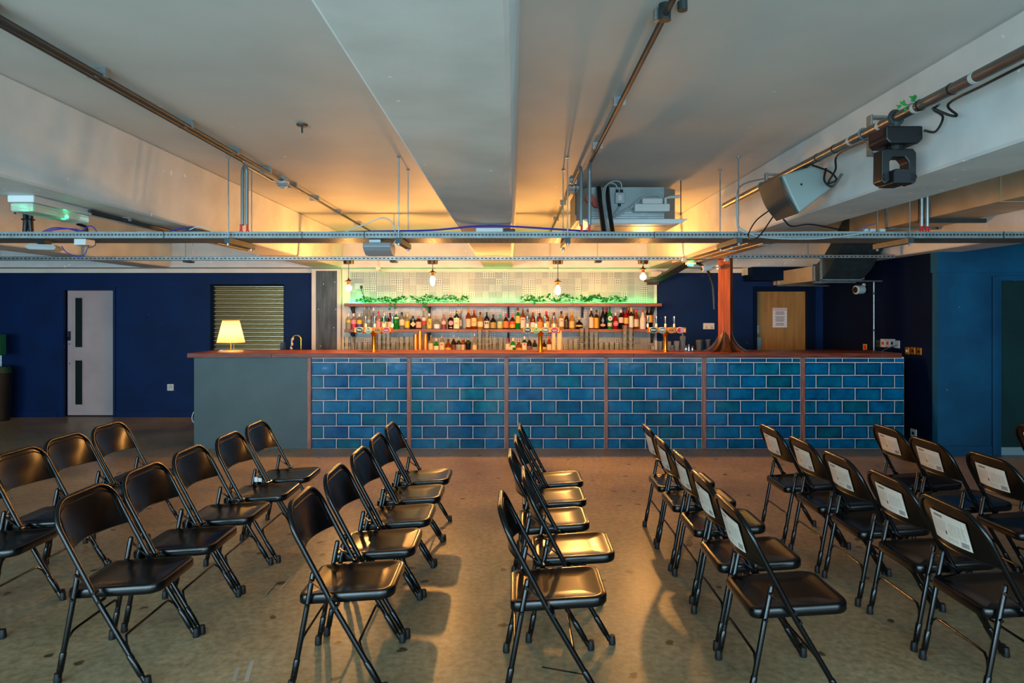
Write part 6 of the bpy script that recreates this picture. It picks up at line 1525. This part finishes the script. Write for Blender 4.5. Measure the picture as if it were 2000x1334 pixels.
LEAN = -0.53; XF = 0.2075; YU = 0.2235; ZTP = 0.80; RA = 0.115; TR = 0.0118
def xup(z):
    return XF - 0.59 * min(z, 0.4) - (0.53 * (min(z, 0.68) - 0.4) if z > 0.4 else 0) - (0.46 * (z - 0.68) if z > 0.68 else 0)
def up(y, s):            # point on the leaning plane at height-along-plane s (z = s)
    return Vector((xup(s), y, s))
def chair_proto(sticker):
    c = thing('folding_chair', 'x', 'chair', (0, 0, 0))
    pts = [up(-YU, 0.02), up(-YU, 0.12), up(-YU, 0.3), up(-YU, 0.38), up(-YU, 0.42), up(-YU, 0.5), up(-YU, 0.6), up(-YU, ZTP - RA - 0.03)]
    for i in range(9):
        a_ = PI + (PI / 2) * (-i / 8)
        pts.append(up(-YU + RA + RA * math.cos(a_), ZTP - RA + RA * math.sin(a_)))
    for i in range(9):
        a_ = PI / 2 - (PI / 2) * (i / 8)
        pts.append(up(YU - RA + RA * math.cos(a_), ZTP - RA + RA * math.sin(a_)))
    pts += [up(YU, ZTP - RA - 0.03), up(YU, 0.6), up(YU, 0.5), up(YU, 0.42), up(YU, 0.38), up(YU, 0.3), up(YU, 0.12), up(YU, 0.02)]
    MB().tube(pts, TR, 10).build('front_frame', M_ch, c, smooth=True, local=True)
    # backrest sheet
    BZ = 0.592
    def ytop(y):
        ay = abs(y)
        if ay <= YU - RA: return ZTP
        q = ay - (YU - RA); return ZTP - RA + math.sqrt(max(0.0, RA * RA - q * q))
    def back(u, v, off=0.0):
        y = (u * 2 - 1) * (YU - 0.004)
        zt = ytop(y) ; z = BZ + (zt - BZ) * v
        k = (z - BZ) / (ZTP - BZ)
        bow = -0.062 * (1 - (y / YU) ** 2) * (1 - max(0, k))
        p = up(y, z); n = Vector((-1, 0, LEAN)).normalized()
        return p + Vector((bow, 0, 0)) + n * off
    m1 = MB().grid(lambda u, v: back(u, v), 20, 8)
    m1.build('backrest', M_ch, c, smooth=True, solid=0.004, local=True)
    # raised seam inside the frame
    seam = []
    for i in range(19):
        u = 0.07 + 0.86 * i / 18
        seam.append(back(u, 0.86, -0.004))
    seam = [back(0.055, 0.2, -0.004), back(0.055, 0.5, -0.004)] + seam + [back(0.945, 0.5, -0.004), back(0.945, 0.2, -0.004)]
    MB().tube(seam, 0.004, 6).build('seam', M_ch, c, smooth=True, local=True)
    low = [back(i / 16, 0.0) for i in range(17)]
    MB().tube(low, 0.0045, 6).build('hem', M_ch, c, smooth=True, local=True)
    if sticker:
        me = bpy.data.meshes.new('sticker'); vs = []; fs = []; nu = 10
        for j in range(2):
            for i in range(nu + 1):
                u = 0.22 + 0.55 * i / nu; vs.append(tuple(back(u, 0.16 + 0.60 * j, 0.006)))
        for i in range(nu): fs.append((i, i + 1, nu + 2 + i, nu + 1 + i))
        me.from_pydata(vs, [], fs); uvl = me.uv_layers.new(name='UVMap')
        for p in me.polygons:
            for li, vi in zip(p.loop_indices, p.vertices):
                i, j = vi % (nu + 1), vi // (nu + 1); uvl.data[li].uv = (1 - i / nu, j)
        me.materials.append(M_stick); so_ = bpy.data.objects.new('sticker', me); COL.objects.link(so_); so_.parent = c
        so_['label'] = 'white printed paper sticker'
    # seat pan
    def rr(hw_r, hw_f, x0, x1, rf, rb_, ins=0.0):
        out = []; x0 += ins; x1 -= ins; hw_r -= ins; hw_f -= ins; rf = max(0.01, rf - ins); rb_ = max(0.008, rb_ - ins)
        for (cx, cy, r, a0) in ((x1 - rf, hw_f - rf, rf, 0), (x0 + rb_, hw_r - rb_, rb_, PI / 2), (x0 + rb_, -hw_r + rb_, rb_, PI), (x1 - rf, -hw_f + rf, rf, 1.5 * PI)):
            for i in range(6):
                a_ = a0 + (PI / 2) * i / 5; out.append((cx + r * math.cos(a_), cy + r * math.sin(a_)))
        return out
    def sz(x): return 0.408 + 0.064 * (x + 0.185)
    m2 = MB(); n = 24
    rings = [(0.004, -0.042), (0.0, -0.036), (0.0, -0.012), (0.004, -0.003), (0.012, 0.0), (0.028, -0.001), (0.042, -0.006), (0.11, -0.010)]
    for (ins, dz) in rings:
        for (x, y) in rr(0.185, 0.1875, -0.186, 0.236, 0.066, 0.038, ins): m2.v.append((x, y, sz(x) + dz))
    for i in range(len(rings) - 1):
        for k in range(n): m2.f.append((i * n + k, i * n + (k + 1) % n, (i + 1) * n + (k + 1) % n, (i + 1) * n + k))
    m2.f.append(tuple((len(rings) - 1) * n + k for k in range(n))); m2.f.append(tuple(reversed(range(n))))
    m2.build('seat', M_ch, c, smooth=True, local=True)
    YR_ = 0.200
    for s_ in (-1, 1):
        MB().tube([(-0.2035, s_ * YR_, 0.02), (-0.181, s_ * YR_, 0.14), (-0.112, s_ * YR_, 0.512), (-0.111, s_ * YR_, 0.518)], [TR, TR, TR, TR * 0.75], 10).build('rear_leg', M_ch, c, smooth=True, local=True)
        MB().bar((-0.118, s_ * 0.2113, 0.485), (-0.025, s_ * 0.2113, 0.415), 0.004, 0.018, up=(0, 1, 0)).build('link', M_ch, c, smooth=True, local=True)
        for (bx_, bz_, w0, w1) in ((-0.118, 0.485, 0.205, 0.224), (-0.025, 0.415, 0.205, 0.2375), (-0.003, 0.376, 0.19, 0.2375), (-0.138, 0.376, 0.18, 0.221)):
            MB().cyl((bx_, s_ * w0, bz_), (bx_, s_ * w1, bz_), 0.0075, 8).build('bolt', M_ch, c, smooth=True, local=True)
        for (bx, yy_) in ((0, YU), (1, YR_)):
            if bx == 0: f = lambda z: (xup(z), s_ * yy_, z)
            else: f = lambda z: (-0.2075 + 0.187 * z, s_ * yy_, z)
            MB().tube([f(0.045), f(0.05), f(0.135), f(0.14)], [TR * 0.9, TR * 1.2, TR * 1.2, TR * 0.95], 10).build('leg_sleeve', M_ch, c, smooth=True, local=True)
            for zz_ in (0.075, 0.105):
                p = f(zz_); MB().cyl((p[0], p[1] - 0.0142, p[2]), (p[0], p[1] + 0.0142, p[2]), 0.0045, 8).build('rivet', M_ch, c, smooth=True, local=True)
            MB().lathe([(0.016, 0.0), (0.0175, 0.006), (0.0155, 0.03), (0.0135, 0.045)], f(0.0), 12).build('foot', M_foot, c, smooth=True, local=True)
    def xbar(f, yy_, z0, z1):
        pts_ = [Vector((f(z0), -yy_, z0)), Vector((f(z0 + 0.5 * (z1 - z0)) , -yy_ + 0.006, z0 + 0.55 * (z1 - z0))), Vector((f(z1), -yy_ + 0.03, z1)), Vector((f(z1), -yy_ + 0.07, z1 + 0.002)), Vector((f(z1), yy_ - 0.07, z1 + 0.002)), Vector((f(z1), yy_ - 0.03, z1)), Vector((f(z0 + 0.5 * (z1 - z0)), yy_ - 0.006, z0 + 0.55 * (z1 - z0))), Vector((f(z0), yy_, z0))]
        return MB().tube(pts_, 0.0058, 8)
    xbar(lambda z: xup(z), YU - 0.012, 0.15, 0.205).build('crossbar', M_ch, c, smooth=True, local=True)
    xbar(lambda z: -0.2075 + 0.187 * z, YR_ - 0.012, 0.17, 0.215).build('crossbar', M_ch, c, smooth=True, local=True)
    return c
proto_plain = chair_proto(False)
proto_stick = chair_proto(True)
# far end of each backrest top as measured (picture column, picture row), nearest chair first
CHAIRS = {
    1: [None, (-58, 905), (56, 871), (142, 845), (225, 823)],
    2: [(187.6, 944), (294, 903), (382, 868), (456, 841.6), (503.5, 822.4)],
    3: [(601, 949.8), (660.6, 904.8), (706, 871), (738, 845), (763, 825)],
    4: [(978.3, 957.7), (1021.5, 910), (996, 876), (1006.6, 849), (1014, 827)],
    5: [(1404.5, 965), (1355.4, 917), (1317, 878), (1283, 851), (1258, 828)],
    6: [(1815, 965), (1709, 918), (1616, 880), (1549, 852), (1490, 828)],
    7: [None, (2034, 918), (1905, 882), (1788, 852), (1714, 828)],
    8: [None, None, None, (2107, 852), (1998, 828)],
}
ORD = ['nearest', 'second', 'third', 'fourth', 'farthest']
ROWL = {1: 'leftmost row', 2: 'second row from the left', 3: 'third row from the left', 4: 'middle row with glowing seats',
        5: 'first row of stickered backs', 6: 'second row of stickered backs', 7: 'third row of stickered backs', 8: 'rightmost cut-off row'}
ZAP = 0.812
first = {False: True, True: True}
for row, lst in CHAIRS.items():
    dprev = 0.0
    for k, q in enumerate(lst):
        if q is None: continue
        px, py = q
        df_ = (H - ZAP) * F / (py - CY); yw = 0.0          # distance of the far end of the backrest's flat top
        dc = max(df_ - 0.11, dprev + 0.477); dprev = dc
        loc = (X(px, df_) - xup(ZTP), dc, 0)
        st = row >= 5
        lab = 'black metal folding chair, %s from the viewer in the %s' % (ORD[k], ROWL[row]) if k not in (0, 4) else 'black metal folding chair, %s in the %s' % ({0: 'nearest the viewer', 4: 'nearest the bar'}[k], ROWL[row])
        pr = proto_stick if st else proto_plain
        if first[st]:
            pr.location = loc; pr.rotation_euler = (0, 0, yw); pr['label'] = lab; pr['group'] = 'rows of black folding chairs'; first[st] = False
        else:
            dup(pr, loc, yw, lab, 'rows of black folding chairs')

# ----------------------------------------------------------------- paper tag on one chair and marks on the floor
tg = thing('paper_tag', 'small white paper tag caught on a chair hinge near the bar', 'tag', (X(504, 4.40), 4.40, Z(942, 4.40)))
MB().box(X(497, 4.40), X(503.5, 4.40), 4.398, 4.402, Z(941, 4.40), Z(932, 4.40)).build('flap', M_paper, tg)
MB().box(X(504.5, 4.40), X(511, 4.40), 4.40, 4.404, Z(941, 4.40), Z(934, 4.40)).build('flap', M_paper, tg)
def mark(label, p0, p1, w, m):
    y0_, y1_ = H * F / (p0[1] - CY), H * F / (p1[1] - CY)
    a_, b2 = (X(p0[0], y0_), y0_, 0.0006), (X(p1[0], y1_), y1_, 0.0006)
    o_ = MB().bar(a_, b2, w, 0.0008).build('floor_mark', m); tag(o_, label, 'floor mark', 'marks on the floor')
mark('black scuff streak on the floor beside the nearest middle chair', (1058, 1303), (1142, 1318), 0.012, cm('#15191c'))
mark('thin white scratch on the floor between the left rows', (548, 1150), (571, 1124), 0.006, cm('#b5aa98'))
mark('dark blue scratch on the floor beside the white scratch', (522, 1162), (542, 1138), 0.006, cm('#28323e'))
mark('short grey tape mark at the bottom edge of the picture', (457, 1330), (465, 1303), 0.018, cm('#a09a8e'))
mark('longer grey tape mark at the bottom edge of the picture', (481, 1330), (493, 1291), 0.02, cm('#a8a296'))
